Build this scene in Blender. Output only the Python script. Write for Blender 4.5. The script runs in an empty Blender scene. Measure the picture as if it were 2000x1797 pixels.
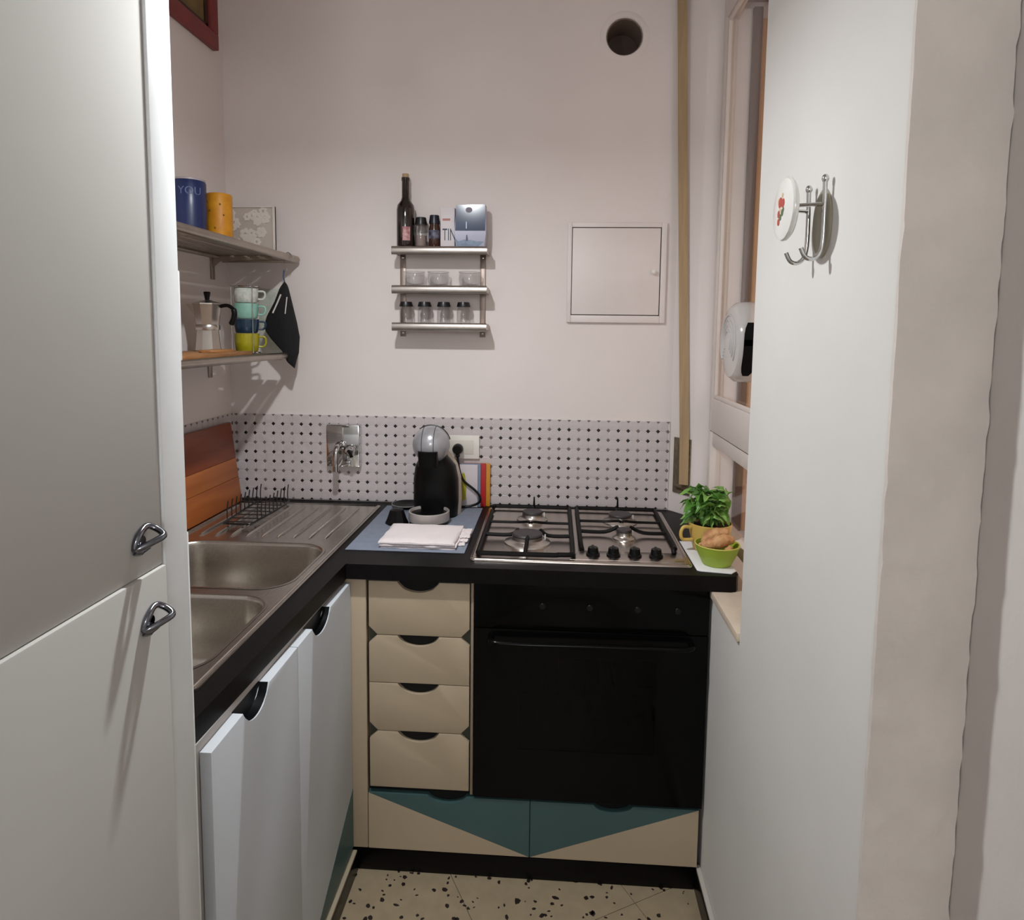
import bpy, bmesh, math, random
from mathutils import Vector, Matrix
random.seed(7)
PI = math.pi
SC = bpy.context.scene
COL = SC.collection
# ------------------------------------------------------------------ camera
F_PX = 1312.9
yaw, pitch, roll = (math.radians(a) for a in (-3.610, 5.3946, 0.6681))
fw = Vector((math.sin(yaw), math.cos(yaw), 0)); rt = Vector((math.cos(yaw), -math.sin(yaw), 0)); up = Vector((0, 0, 1))
f2 = fw * math.cos(pitch) - up * math.sin(pitch); u2 = up * math.cos(pitch) + fw * math.sin(pitch)
r3 = rt * math.cos(roll) + u2 * math.sin(roll); u3 = u2 * math.cos(roll) - rt * math.sin(roll)
cd = bpy.data.cameras.new('camera'); cam = bpy.data.objects.new('camera', cd); COL.objects.link(cam)
cd.sensor_fit = 'HORIZONTAL'; cd.sensor_width = 36.0; cd.lens = F_PX / 2000 * 36
cd.shift_x = 0.0; cd.shift_y = -(898.5 - 770) / 2000
cd.clip_start = 0.02
mw = Matrix((r3, u3, -f2)).transposed().to_4x4(); mw.translation = Vector((0, -2.26, 1.46))
cam.matrix_world = mw
SC.camera = cam
# ------------------------------------------------------------------ world, lights, exposure
W = bpy.data.worlds.new('world'); SC.world = W; W.use_nodes = True
W.node_tree.nodes['Background'].inputs[0].default_value = (1.0, 0.93, 0.90, 1)
W.node_tree.nodes['Background'].inputs[1].default_value = 1.7
SC.view_settings.view_transform = 'Standard'; SC.view_settings.look = 'None'
SC.view_settings.gamma = 1.0; SC.view_settings.use_curve_mapping = False
SC.view_settings.exposure = 0.0
LAMP = Vector((-0.395, -1.07, 2.105))
def area(name, loc, size, power, color, shape='DISK'):
    l = bpy.data.lights.new(name, 'AREA'); l.shape = shape; l.size = size; l.energy = power; l.color = color
    o = bpy.data.objects.new(name, l); COL.objects.link(o); o.location = loc
    return o
LIGHT_K = area('pendant_light', LAMP, 0.05, 12.0, (0.945, 0.985, 1.0))

# ------------------------------------------------------------------ materials
def lin(c):
    return tuple((x / 12.92 if x <= .04045 else ((x + .055) / 1.055) ** 2.4) for x in c)
MATS = {}
def mat(name, rgb, rough=.5, metal=0., var=0., vscale=8., bump=0., bscale=60., spec=.5, coat=0., emit=0., alt=None, stretch=None, sub=0.):
    if name in MATS: return MATS[name]
    m = bpy.data.materials.new(name); m.use_nodes = True; nt = m.node_tree; p = nt.nodes['Principled BSDF']
    c = lin([v / 255 for v in rgb]) + (1,)
    p.inputs['Base Color'].default_value = c; p.inputs['Roughness'].default_value = rough
    p.inputs['Metallic'].default_value = metal; p.inputs['Specular IOR Level'].default_value = spec
    if coat: p.inputs['Coat Weight'].default_value = coat; p.inputs['Coat Roughness'].default_value = .08
    if sub: p.inputs['Subsurface Weight'].default_value = sub; p.inputs['Subsurface Radius'].default_value = (.01, .01, .005)
    if emit: p.inputs['Emission Color'].default_value = c; p.inputs['Emission Strength'].default_value = emit
    tc = nt.nodes.new('ShaderNodeTexCoord'); mp = nt.nodes.new('ShaderNodeMapping')
    nt.links.new(tc.outputs['Object'], mp.inputs[0])
    if stretch: mp.inputs['Scale'].default_value = stretch
    n = nt.nodes.new('ShaderNodeTexNoise'); n.inputs['Scale'].default_value = vscale; n.inputs['Detail'].default_value = 5
    nt.links.new(mp.outputs[0], n.inputs['Vector'])
    mx = nt.nodes.new('ShaderNodeMix'); mx.data_type = 'RGBA'
    a = lin([v / 255 for v in (alt or rgb)]) + (1,)
    v = var if (var or alt) else .03
    if alt: mx.inputs[6].default_value = c; mx.inputs[7].default_value = a
    else:
        mx.inputs[6].default_value = tuple(min(1, x * (1 + v)) for x in c[:3]) + (1,)
        mx.inputs[7].default_value = tuple(x * (1 - v) for x in c[:3]) + (1,)
    rp = nt.nodes.new('ShaderNodeMapRange'); rp.inputs[1].default_value = .35; rp.inputs[2].default_value = .65
    nt.links.new(n.outputs[0], rp.inputs[0]); nt.links.new(rp.outputs[0], mx.inputs[0])
    nt.links.new(mx.outputs[2], p.inputs['Base Color'])
    if bump:
        n2 = nt.nodes.new('ShaderNodeTexNoise'); n2.inputs['Scale'].default_value = bscale; n2.inputs['Detail'].default_value = 4
        nt.links.new(mp.outputs[0], n2.inputs['Vector'])
        b = nt.nodes.new('ShaderNodeBump'); b.inputs['Strength'].default_value = bump; b.inputs['Distance'].default_value = .01
        nt.links.new(n2.outputs[0], b.inputs['Height']); nt.links.new(b.outputs[0], p.inputs['Normal'])
    MATS[name] = m
    return m
def glass(name, tint=(245, 245, 245), rough=.03, refl=1.0, haze=0.):
    m = bpy.data.materials.new(name); m.use_nodes = True; nt = m.node_tree; nt.nodes.clear()
    out = nt.nodes.new('ShaderNodeOutputMaterial'); mix = nt.nodes.new('ShaderNodeMixShader')
    t = nt.nodes.new('ShaderNodeBsdfTransparent'); g = nt.nodes.new('ShaderNodeBsdfGlossy'); lw = nt.nodes.new('ShaderNodeLayerWeight')
    t.inputs[0].default_value = lin([v / 255 for v in tint]) + (1,); g.inputs['Roughness'].default_value = rough
    pw = nt.nodes.new('ShaderNodeMath'); pw.operation = 'POWER'; pw.inputs[1].default_value = 5.0
    lw.inputs['Blend'].default_value = .5
    mu = nt.nodes.new('ShaderNodeMath'); mu.operation = 'MULTIPLY_ADD'; mu.inputs[1].default_value = refl * .9; mu.inputs[2].default_value = .05 * refl
    nt.links.new(lw.outputs['Facing'], pw.inputs[0]); nt.links.new(pw.outputs[0], mu.inputs[0]); nt.links.new(mu.outputs[0], mix.inputs[0])
    nt.links.new(g.outputs[0], mix.inputs[2])
    if haze:
        d = nt.nodes.new('ShaderNodeBsdfDiffuse'); d.inputs[0].default_value = lin([.86, .86, .86]) + (1,)
        m2 = nt.nodes.new('ShaderNodeMixShader'); m2.inputs[0].default_value = haze
        nt.links.new(t.outputs[0], m2.inputs[1]); nt.links.new(d.outputs[0], m2.inputs[2]); nt.links.new(m2.outputs[0], mix.inputs[1])
    else: nt.links.new(t.outputs[0], mix.inputs[1])
    nt.links.new(mix.outputs[0], out.inputs[0])
    return m
WALL = mat('wall_paint', (228, 218, 215), .75, var=.02, vscale=3, bump=.06, bscale=25)
PIER = mat('pier_paint', (222, 219, 216), .7, var=.02, vscale=4, bump=.04, bscale=30)
ROUGHPL = mat('rough_plaster', (214, 206, 199), .85, var=.05, vscale=9, bump=.35, bscale=22)
CEIL = mat('ceiling_paint', (214, 206, 200), .85)
CABW = mat('cabinet_white', (204, 209, 215), .58, var=.02, vscale=3, spec=.3)
CABE = mat('edge_white', (232, 234, 234), .35, var=.01)
CREAM = mat('cream_laminate', (180, 163, 139), .45, var=.03, vscale=5)
TEAL = mat('teal_laminate', (64, 92, 92), .45, var=.06, vscale=6)
DGREEN = mat('dark_green_board', (62, 66, 54), .6)
BLACKTOP = mat('worktop_black', (15, 12, 13), .42, var=.15, vscale=60, bump=.05, bscale=300, spec=.14)
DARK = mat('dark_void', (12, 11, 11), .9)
PLINTH = mat('plinth_black', (13, 11, 12), .3, var=.1, spec=.15)
OVENB = mat('oven_black', (8, 8, 8), .14, spec=.13)
OVENM = mat('oven_enamel', (12, 12, 12), .35, spec=.3)
STEEL = mat('brushed_steel', (192, 182, 174), .26, 1., var=.05, vscale=40, stretch=(1, 12, 1))
SINKST = mat('sink_steel', (200, 194, 186), .27, 1., var=.07, vscale=35, stretch=(6, 1, 6))
CHROME = mat('chrome', (205, 205, 205), .07, 1.)
SHELFST = mat('shelf_steel', (170, 160, 150), .33, 1., var=.05, vscale=30)
IRON = mat('cast_iron', (11, 9, 9), .5, var=.1, spec=.16)
BURN = mat('burner_cap', (52, 46, 47), .5, var=.06)
ALU = mat('cast_aluminium', (196, 190, 184), .28, 1.)
BLKPL = mat('black_plastic', (8, 8, 8), .36, var=.05, spec=.22)
BLKMAT = mat('black_fabric', (15, 14, 16), .85, var=.15, vscale=30, bump=.3, bscale=400)
WHITEPL = mat('white_plastic', (228, 224, 216), .4)
WHITEC = mat('white_ceramic', (232, 230, 226), .18, coat=.4)
WHITECL = mat('white_cotton', (236, 226, 226), .9, var=.03, bump=.25, bscale=250)
PAPER = mat('white_paper', (236, 236, 238), .6)
GLASS = glass('clear_glass', (248, 248, 248))
PANE = glass('window_glass', (250, 250, 250), .02, .8)
OVPANE = glass('oven_glass', (120, 116, 106), .05, .35)
VENTPL = glass('vent_plastic', (248, 246, 246), .12, 1.1, .55)
FRAMEW = mat('window_white', (224, 214, 208), .45, var=.02)
TILEW = mat('tile_grey_white', (200, 191, 191), .4, var=.05, vscale=40)
GROUT = mat('tile_grout', (216, 208, 208), .6)
DOTB = mat('tile_dot_black', (26, 18, 24), .4)
DOTG = mat('tile_dot_grey', (116, 106, 104), .45, var=.1, vscale=80)

# ------------------------------------------------------------------ mesh helpers (world coordinates)
WL = {}
def nb(): return bmesh.new()
def box(bm, x0, x1, y0, y1, z0, z1, bev=0., seg=2):
    vs = [bm.verts.new((x, y, z)) for x in (x0, x1) for y in (y0, y1) for z in (z0, z1)]
    q = [(0, 1, 3, 2), (4, 6, 7, 5), (0, 4, 5, 1), (2, 3, 7, 6), (0, 2, 6, 4), (1, 5, 7, 3)]
    fs = [bm.faces.new([vs[i] for i in f]) for f in q]
    if bev:
        es = list({e for f in fs for e in f.edges})
        r = bmesh.ops.bevel(bm, geom=es, offset=bev, segments=seg, profile=.5, affect='EDGES')
        vs = list({v for f in r['faces'] for v in f.verts} | {v for v in vs if v.is_valid})
    return vs
def _pt(ax, u, v, t):
    return (t, u, v) if ax == 'x' else ((u, t, v) if ax == 'y' else (u, v, t))
def prism(bm, poly, ax, a, b, bev=0.):
    v0 = [bm.verts.new(_pt(ax, u, v, a)) for u, v in poly]; v1 = [bm.verts.new(_pt(ax, u, v, b)) for u, v in poly]
    f0 = bm.faces.new(v0); f1 = bm.faces.new(list(reversed(v1))); n = len(poly)
    for i in range(n): bm.faces.new((v0[i], v1[i], v1[(i + 1) % n], v0[(i + 1) % n]))
    vs = v0 + v1
    if bev:
        es = list(f0.edges) + list(f1.edges)
        r = bmesh.ops.bevel(bm, geom=es, offset=bev, segments=2, profile=.5, affect='EDGES')
        vs = list({v for f in r['faces'] for v in f.verts} | {v for v in vs if v.is_valid})
    return vs
def lathe(bm, prof, c=(0, 0, 0), seg=32, sx=1., sy=1., ax='z'):
    rings = []; vs = []
    def P(x, y, z):
        if ax == 'z': q = (c[0] + x, c[1] + y, c[2] + z)
        elif ax == 'x': q = (c[0] + z, c[1] + x, c[2] + y)
        else: q = (c[0] + x, c[1] + z, c[2] + y)
        v = bm.verts.new(q); vs.append(v); return v
    for r, z in prof:
        if r < 1e-6: rings.append([P(0, 0, z)])
        else: rings.append([P(r * sx * math.cos(2 * PI * i / seg), r * sy * math.sin(2 * PI * i / seg), z) for i in range(seg)])
    for a, b in zip(rings, rings[1:]):
        for i in range(seg):
            j = (i + 1) % seg
            q = [a[i % len(a)], a[j % len(a)], b[j % len(b)], b[i % len(b)]]
            q = list(dict.fromkeys(q))
            if len(q) > 2: bm.faces.new(q)
    return vs
def tube(bm, pts, r, seg=8, closed=False):
    pts = [Vector(p) for p in pts]; n = len(pts); rings = []; vs = []
    rr = r if isinstance(r, (list, tuple)) else [r] * n
    prev = None
    for i, p in enumerate(pts):
        if closed: t = (pts[(i + 1) % n] - pts[i - 1]).normalized()
        else: t = (pts[min(i + 1, n - 1)] - pts[max(i - 1, 0)]).normalized()
        if prev is None:
            h = Vector((0, 0, 1)) if abs(t.z) < .9 else Vector((1, 0, 0)); s = t.cross(h).normalized()
        else: s = (prev - t * prev.dot(t)).normalized()
        prev = s; w = t.cross(s)
        ring = [bm.verts.new(p + (s * math.cos(2 * PI * k / seg) + w * math.sin(2 * PI * k / seg)) * rr[i]) for k in range(seg)]
        rings.append(ring); vs += ring
    pairs = list(zip(rings, rings[1:])) + ([(rings[-1], rings[0])] if closed else [])
    for a, b in pairs:
        for k in range(seg): bm.faces.new((a[k], a[(k + 1) % seg], b[(k + 1) % seg], b[k]))
    if not closed: bm.faces.new(list(reversed(rings[0]))); bm.faces.new(rings[-1])
    return vs
def smoothpath(ctrl, n=8, closed=False):
    c = [Vector(p) for p in ctrl]; out = []; m = len(c)
    for i in range(m if closed else m - 1):
        g = lambda k: c[k % m] if closed else c[max(0, min(m - 1, k))]
        p0, p1, p2, p3 = g(i - 1), g(i), g(i + 1), g(i + 2)
        for k in range(n):
            t = k / n
            out.append(.5 * ((2 * p1) + (p2 - p0) * t + (2 * p0 - 5 * p1 + 4 * p2 - p3) * t * t + (3 * p1 - p0 - 3 * p2 + p3) * t ** 3))
    if not closed: out.append(c[-1])
    return out
def ring(c, r, n=32, ax='z', sx=1., sy=1.):
    o = []
    for i in range(n):
        a = 2 * PI * i / n; u, v = r * sx * math.cos(a), r * sy * math.sin(a)
        o.append(Vector(c) + Vector((u, v, 0) if ax == 'z' else ((0, u, v) if ax == 'x' else (u, 0, v))))
    return o
def rrect(x0, x1, y0, y1, r, n=8):
    o = []
    for cx, cy, a in ((x1 - r, y1 - r, 0), (x0 + r, y1 - r, 90), (x0 + r, y0 + r, 180), (x1 - r, y0 + r, 270)):
        for k in range(n + 1):
            t = math.radians(a + 90 * k / n); o.append((cx + r * math.cos(t), cy + r * math.sin(t)))
    return o
def loft(bm, rings, capa=True, capb=True):
    R = [[bm.verts.new(p) for p in q] for q in rings]; n = len(R[0])
    for a, b in zip(R, R[1:]):
        for i in range(n): bm.faces.new((a[i], a[(i + 1) % n], b[(i + 1) % n], b[i]))
    if capa: bm.faces.new(list(reversed(R[0])))
    if capb: bm.faces.new(R[-1])
    return [v for q in R for v in q]
def plate_holes(bm, outer, holes, z0, z1):
    es = []; loops = []
    for lp in [outer] + holes:
        vs = [bm.verts.new((x, y, z1)) for x, y in lp]; loops.append(vs)
        es += [bm.edges.new((vs[i], vs[(i + 1) % len(vs)])) for i in range(len(vs))]
    r = bmesh.ops.triangle_fill(bm, use_beauty=True, use_dissolve=False, edges=es)
    top = [f for f in r['geom'] if isinstance(f, bmesh.types.BMFace)]
    low = {v: bm.verts.new((v.co.x, v.co.y, z0)) for lp in loops for v in lp}
    for f in top: bm.faces.new([low[v] for v in reversed(f.verts)])
    for lp in loops:
        for i in range(len(lp)):
            a, b = lp[i], lp[(i + 1) % len(lp)]; bm.faces.new((a, b, low[b], low[a]))
def xf(verts, M):
    for v in set(verts):
        if v.is_valid: v.co = M @ v.co
def rotm(deg, axis, c):
    c = Vector(c); return Matrix.Translation(c) @ Matrix.Rotation(math.radians(deg), 4, axis) @ Matrix.Translation(-c)
def put(name, bm, m, parent=None, smooth=40, label=None, cat=None, group=None, kind=None):
    bmesh.ops.recalc_face_normals(bm, faces=bm.faces[:])
    loc = Vector((0, 0, 0))
    if parent is None and kind != 'structure':
        xs = [v.co for v in bm.verts]
        loc = Vector(((min(v.x for v in xs) + max(v.x for v in xs)) / 2, (min(v.y for v in xs) + max(v.y for v in xs)) / 2, min(v.z for v in xs)))
        for v in bm.verts: v.co -= loc
    me = bpy.data.meshes.new(name); bm.to_mesh(me); bm.free()
    me.materials.append(m)
    if smooth:
        for p in me.polygons: p.use_smooth = True
        me.set_sharp_from_angle(angle=math.radians(smooth))
    o = bpy.data.objects.new(name, me); COL.objects.link(o); o.location = loc; WL[o] = loc
    if parent is not None:
        o.parent = parent; o.matrix_parent_inverse = Matrix.Translation(-WL[parent]); WL[o] = Vector((0, 0, 0))
    if label: o['label'] = label
    if cat: o['category'] = cat
    if group: o['group'] = group
    if kind: o['kind'] = kind
    return o
def thing(name, label, cat, loc, group=None, kind=None):
    o = bpy.data.objects.new(name, None); COL.objects.link(o); o.location = loc; o.empty_display_size = .05
    WL[o] = Vector(loc); o['label'] = label
    if cat: o['category'] = cat
    if group: o['group'] = group
    if kind: o['kind'] = kind
    return o
def pbox(name, p, m, *a, bev=.0015, **k):
    bm = nb(); box(bm, *a, bev=bev); return put(name, bm, m, p, **k)
def plathe(name, p, m, prof, c, seg=32, ax='z', sx=1., sy=1., **k):
    bm = nb(); lathe(bm, prof, c, seg, sx, sy, ax); return put(name, bm, m, p, **k)
def ptube(name, p, m, pts, r, seg=8, closed=False, **k):
    bm = nb(); tube(bm, pts, r, seg, closed); return put(name, bm, m, p, **k)
def pprism(name, p, m, poly, ax, a, b, bev=0., **k):
    bm = nb(); prism(bm, poly, ax, a, b, bev); return put(name, bm, m, p, **k)
def copy_tree(root, loc, label, group):
    c = root.copy(); COL.objects.link(c); c.location = loc; c['label'] = label; c['group'] = group; WL[c] = Vector(loc)
    for ch in root.children:
        mi = ch.matrix_parent_inverse.copy(); d = ch.copy(); COL.objects.link(d); d.parent = c; d.matrix_parent_inverse = mi
        for g in ch.children:
            e = g.copy(); COL.objects.link(e); e.parent = d
    return c
def text(name, body, size, m, parent, M, depth=.0003):
    cu = bpy.data.curves.new(name, 'FONT'); cu.body = body; cu.size = size; cu.extrude = depth; cu.align_x = 'CENTER'; cu.align_y = 'CENTER'
    t = bpy.data.objects.new(name + '_tmp', cu); COL.objects.link(t)
    dg = bpy.context.evaluated_depsgraph_get(); me = bpy.data.meshes.new_from_object(t.evaluated_get(dg))
    bpy.data.objects.remove(t); bm = nb(); bm.from_mesh(me); bpy.data.meshes.remove(me)
    for v in bm.verts: v.co = M @ v.co
    return put(name, bm, m, parent, smooth=0)
FRONT = lambda x, y, z: Matrix.Translation((x, y, z)) @ Matrix.Rotation(PI / 2, 4, 'X')     # text facing -Y
ZC = .862

# ------------------------------------------------------------------ setting
XL, XR = -1.12, .405
def struct(name, bm, m, smooth=40, label=None):
    return put(name, bm, m, None, smooth, kind='structure', label=label)
# floor slab + diagonal terrazzo tiles
TERR = mat('terrazzo', (160, 144, 118), .42, var=.06, vscale=25)
bm = nb(); box(bm, -1.27, 1.4, -4.3, .15, -.12, -.006)
floor = struct('floor', bm, mat('floor_bed', (120, 110, 95), .8))
def clip(poly, x0, x1, y0, y1):
    for ax, lim, sgn in ((0, x0, 1), (0, x1, -1), (1, y0, 1), (1, y1, -1)):
        o = []
        for i in range(len(poly)):
            a, b = poly[i - 1], poly[i]; da, db = (a[ax] - lim) * sgn, (b[ax] - lim) * sgn
            if da * db < 0:
                t = da / (da - db); o.append((a[0] + (b[0] - a[0]) * t, a[1] + (b[1] - a[1]) * t))
            if db >= 0: o.append(b)
        poly = o
        if len(poly) < 3: return []
    return poly
A = Vector((.8767, .481)); Bv = Vector((-.481, .8767)); TS = .40; u0, v0 = -.509, -.677
for i in range(-8, 9):
    for j in range(-9, 6):
        g = .0007
        q = [(u0 + (i + du) * TS + (g if du == 0 else -g), v0 + (j + dv) * TS + (g if dv == 0 else -g)) for du, dv in ((0, 0), (1, 0), (1, 1), (0, 1))]
        p = [tuple(A * a + Bv * b) for a, b in q]
        p = clip(p, -.60, .5, -3.2, -.55)
        if p: pprism('floor_tile', floor, TERR, p, 'z', -.0058, 0)
bm = nb()
for k in range(1500):
    x, y = random.uniform(-.58, .49), random.uniform(-2.4, -.56); s = random.choice((.0035, .005, .006, .008, .010)) * random.uniform(.7, 1.1)
    n = random.randint(5, 7); a0 = random.random() * 6; el = random.uniform(.5, 1); ph = random.random() * PI
    ps = []
    for i in range(n):
        a = a0 + 2 * PI * i / n; r = s * random.uniform(.65, 1.15); X, Y = r * math.cos(a), r * el * math.sin(a)
        ps.append((x + X * math.cos(ph) - Y * math.sin(ph), y + X * math.sin(ph) + Y * math.cos(ph)))
    prism(bm, ps, 'z', -.002, .0002)
put('terrazzo_chips', bm, mat('terrazzo_chip', (38, 27, 27), .4, var=.25, vscale=20), floor, 0, kind='stuff')
# ceiling
bm = nb(); box(bm, -1.27, 1.4, -4.3, .15, 2.75, 2.85); struct('ceiling', bm, CEIL)
# back wall with the round vent opening
HX, HZ, HR = .204, 2.398, .058
def wall_hole(bm, x0, x1, z0, z1, y0, y1):
    n = 32; s = .11
    cir = [(HX + HR * math.cos(2 * PI * i / n), HZ + HR * math.sin(2 * PI * i / n)) for i in range(n)]
    def sq(i):
        a = 2 * PI * i / n; k = s / max(abs(math.cos(a)), abs(math.sin(a))); return (HX + k * math.cos(a), HZ + k * math.sin(a))
    V = lambda p, y: bm.verts.new((p[0], y, p[1]))
    a = [V(c, y0) for c in cir]; b = [V(sq(i), y0) for i in range(n)]; c = [V(k, y1) for k in cir]
    for i in range(n):
        j = (i + 1) % n; bm.faces.new((a[i], a[j], b[j], b[i])); bm.faces.new((a[i], c[i], c[j], a[j]))
    for r in ((x0, HX - s, z0, z1), (HX + s, x1, z0, z1), (HX - s, HX + s, z0, HZ - s), (HX - s, HX + s, HZ + s, z1)):
        bm.faces.new([V((r[0], r[2]), y0), V((r[1], r[2]), y0), V((r[1], r[3]), y0), V((r[0], r[3]), y0)])
    bm.faces.new([V((x0, z0), y1), V((x0, z1), y1), V((x1, z1), y1), V((x1, z0), y1)])
    for e in (((x0, z0), (x1, z0)), ((x1, z0), (x1, z1)), ((x1, z1), (x0, z1)), ((x0, z1), (x0, z0))):
        bm.faces.new([V(e[0], y0), V(e[1], y0), V(e[1], y1), V(e[0], y1)])
bm = nb(); wall_hole(bm, -1.27, .40, 0, 2.75, 0, .15); struct('wall_back', bm, WALL, 0)
bm = nb(); box(bm, -1.27, XL, -4.3, 0, 0, 2.75); struct('wall_left', bm, WALL)
# right wall: dado under the sill, pier, lintel
bm = nb()
box(bm, XR, .64, -1.425, 0, 0, .80); box(bm, XR, .64, -1.425, -.85, .80, 2.75); box(bm, XR, .64, -.85, 0, 2.56, 2.75)
struct('wall_right', bm, PIER)
# splayed far jamb of the window niche, carries the roller strap
bm = nb(); prism(bm, [(.39, .001), (.398, -.006), (.447, -.068), (.462, -.078), (.53, -.082), (.64, -.082), (.64, .15), (.39, .15)], 'z', .80, 2.56)
struct('wall_niche', bm, WALL)
# rough plaster end of the pier, uneven surface and edge
bm = nb(); NX, NZ = 14, 300
from mathutils import noise
g = []
for j in range(NZ + 1):
    z = 2.75 * j / NZ; row = []
    for i in range(NX + 1):
        x = .4035 + (.5155 - .4035) * i / NX
        d = noise.noise((x * 22, z * 14, 3.1)) * .0024 + noise.noise((x * 60, z * 45, 7.)) * .0008 + max(0, noise.noise((x * 30, z * 30, 1.)) - .2) * .007
        if i == NX: x += noise.noise((9., z * 40, 2.)) * .0022
        if i == 0: x += noise.noise((5., z * 30, 2.)) * .0008
        row.append(bm.verts.new((x, -1.432 - d, z)))
    g.append(row)
for j in range(NZ):
    for i in range(NX): bm.faces.new((g[j][i], g[j][i + 1], g[j + 1][i + 1], g[j + 1][i]))
bk = [[bm.verts.new((r[0].co.x, -1.4255, r[0].co.z)), bm.verts.new((r[-1].co.x, -1.4255, r[-1].co.z))] for r in g]
for j in range(NZ):
    bm.faces.new((g[j][0], g[j + 1][0], bk[j + 1][0], bk[j][0])); bm.faces.new((g[j][NX], bk[j][1], bk[j + 1][1], g[j + 1][NX]))
struct('wall_end', bm, ROUGHPL, 60)
bm = nb(); box(bm, .5165, .66, -4.3, -1.425, 0, 2.75); struct('wall_corridor', bm, mat('corridor_paint', (208, 202, 198), .75, var=.03, vscale=5, bump=.1, bscale=40))
bm = nb(); box(bm, -1.27, .66, -4.42, -4.3, 0, 2.75); struct('wall_front', bm, mat('front_wall_paint', (206, 196, 188), .8))
# neighbouring facade outside the window
bm = nb(); box(bm, 2.2, 2.35, -3, 3, -1, 4.5); struct('wall_outside', bm, mat('ochre_render', (196, 172, 150), .9, var=.08, vscale=4))
# skirting on the right
bm = nb(); box(bm, .390, .4045, -1.42, -.585, 0, .058, bev=.0015)
bb = struct('baseboard_right', bm, PLINTH)
pbox('plaster_ledge', bb, mat('ledge_white', (200, 193, 184), .6), .393, .4045, -1.42, -.585, .058, .066, bev=.001)
# ------------------------------------------------------------------ window
win = thing('window_1', 'white casement window in the niche above the worktop end', None, (.515, -.465, .86), kind='structure')
bm = nb()
for a in ((.497, .53, -.848, -.80, .86, 2.555), (.497, .53, -.112, -.0825, 1.152, 2.555), (.497, .53, -.112, -.0825, .865, 1.148),
          (.497, .53, -.80, -.112, 2.40, 2.555), (.497, .53, -.80, -.112, 1.152, 1.255), (.503, .53, -.80, -.112, 1.105, 1.147), (.497, .53, -.80, -.112, .865, .90)):
    box(bm, *a, bev=.003)
put('frame', bm, FRAMEW, win)
bm = nb()
for a in ((.501, .512, -.125, -.112, 1.255, 2.40), (.501, .512, -.80, -.125, 1.255, 1.267), (.501, .512, -.80, -.125, 2.388, 2.40)): box(bm, *a, bev=.003)
put('glazing_bead', bm, FRAMEW, win)
pbox('pane', win, PANE, .516, .520, -.80, -.112, 1.255, 2.40, bev=0)
pbox('pane', win, PANE, .516, .520, -.80, -.112, .90, 1.105, bev=0)
bm = nb(); box(bm, .398, .497, -.849, -.083, .802, .8215, bev=.002)
put('window_sill', bm, mat('sill_marble', (206, 190, 172), .5, var=.08, vscale=14), win)
# outside: plastered reveal, brown shutter guide, tan shutter leaf and shutter housing
sh = thing('roller_shutter', 'tan wooden shutter leaf with brown guide outside the window', 'shutter', (.62, -.1, .86))
pbox('reveal_lining', sh, mat('reveal_pink', (238, 230, 227), .7), .531, .5755, -.105, -.083, .83, 2.43, bev=.001)
pbox('guide_rail', sh, mat('shutter_brown', (92, 66, 58), .5, var=.1), .576, .602, -.118, -.083, .83, 2.43)
for k in range(3):
    pbox('shutter_board', sh, mat('shutter_tan', (204, 158, 120), .6, var=.08, vscale=12, stretch=(6, 6, 1)), .6025 + k * .055, .6565 + k * .055, -.112, -.083, .83, 2.40, bev=.003)
pbox('housing', sh, mat('shutter_brown', (92, 66, 58)), .535, .72, -.80, -.12, 2.44, 2.55)
# round plastic fan vent fitted into the upper pane
vt = thing('window_vent', 'round clear plastic vent drum set in the window pane', 'vent', (.475, -.475, 1.33))
VY, VZ, VR = -.475, 1.437, .105
plathe('drum', vt, VENTPL, [(VR * .98, .018), (VR, .0), (VR * .97, -.03), (VR * .86, -.044), (VR * .5, -.05), (0, -.052)], (.497, VY, VZ), 40, 'x')
for k, r in enumerate((.028, .042, .056, .070)):
    pts = [(.4465 + k * .0006, VY + r * math.cos(a), VZ + r * math.sin(a)) for a in [math.radians(q) for q in range(-40, 221, 10)]]
    ptube('ridge', vt, VENTPL, pts, .0028, 6)
bm = nb(); rows = []
for a in range(-52, 29, 8):
    t = math.radians(a); w = .016 * (1 - ((a + 12) / 44) ** 4) + .002
    rows.append([bm.verts.new((.478 + q * w, VY - (VR + .0012) * math.cos(t), VZ + (VR + .0012) * math.sin(t))) for q in (-1, 1)])
for a, b in zip(rows, rows[1:]): bm.faces.new((a[0], a[1], b[1], b[0]))
bmesh.ops.solidify(bm, geom=bm.faces[:], thickness=.002)
put('air_slot', bm, DARK, vt, label='dark open air slot')
# ------------------------------------------------------------------ vent duct
vd = thing('vent_duct', 'round open vent hole with pale sleeve high on the back wall', 'vent', (HX, .05, HZ - HR))
plathe('sleeve', vd, mat('duct_sleeve', (120, 104, 92), .7), [(.0572, .004), (.0572, .12), (.0545, .12), (.0545, .004), (.0572, .004)], (HX, 0, HZ), 32, 'y')
plathe('duct_back', vd, mat('duct_back', (84, 68, 60), .8), [(0, .118), (.054, .118), (.054, .124), (0, .124)], (HX, 0, HZ), 32, 'y')
plathe('plaster_collar', vd, WALL, [(.059, -.0005), (.060, -.0022), (.076, -.0016), (.079, -.0002)], (HX, 0, HZ), 40, 'y')
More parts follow.
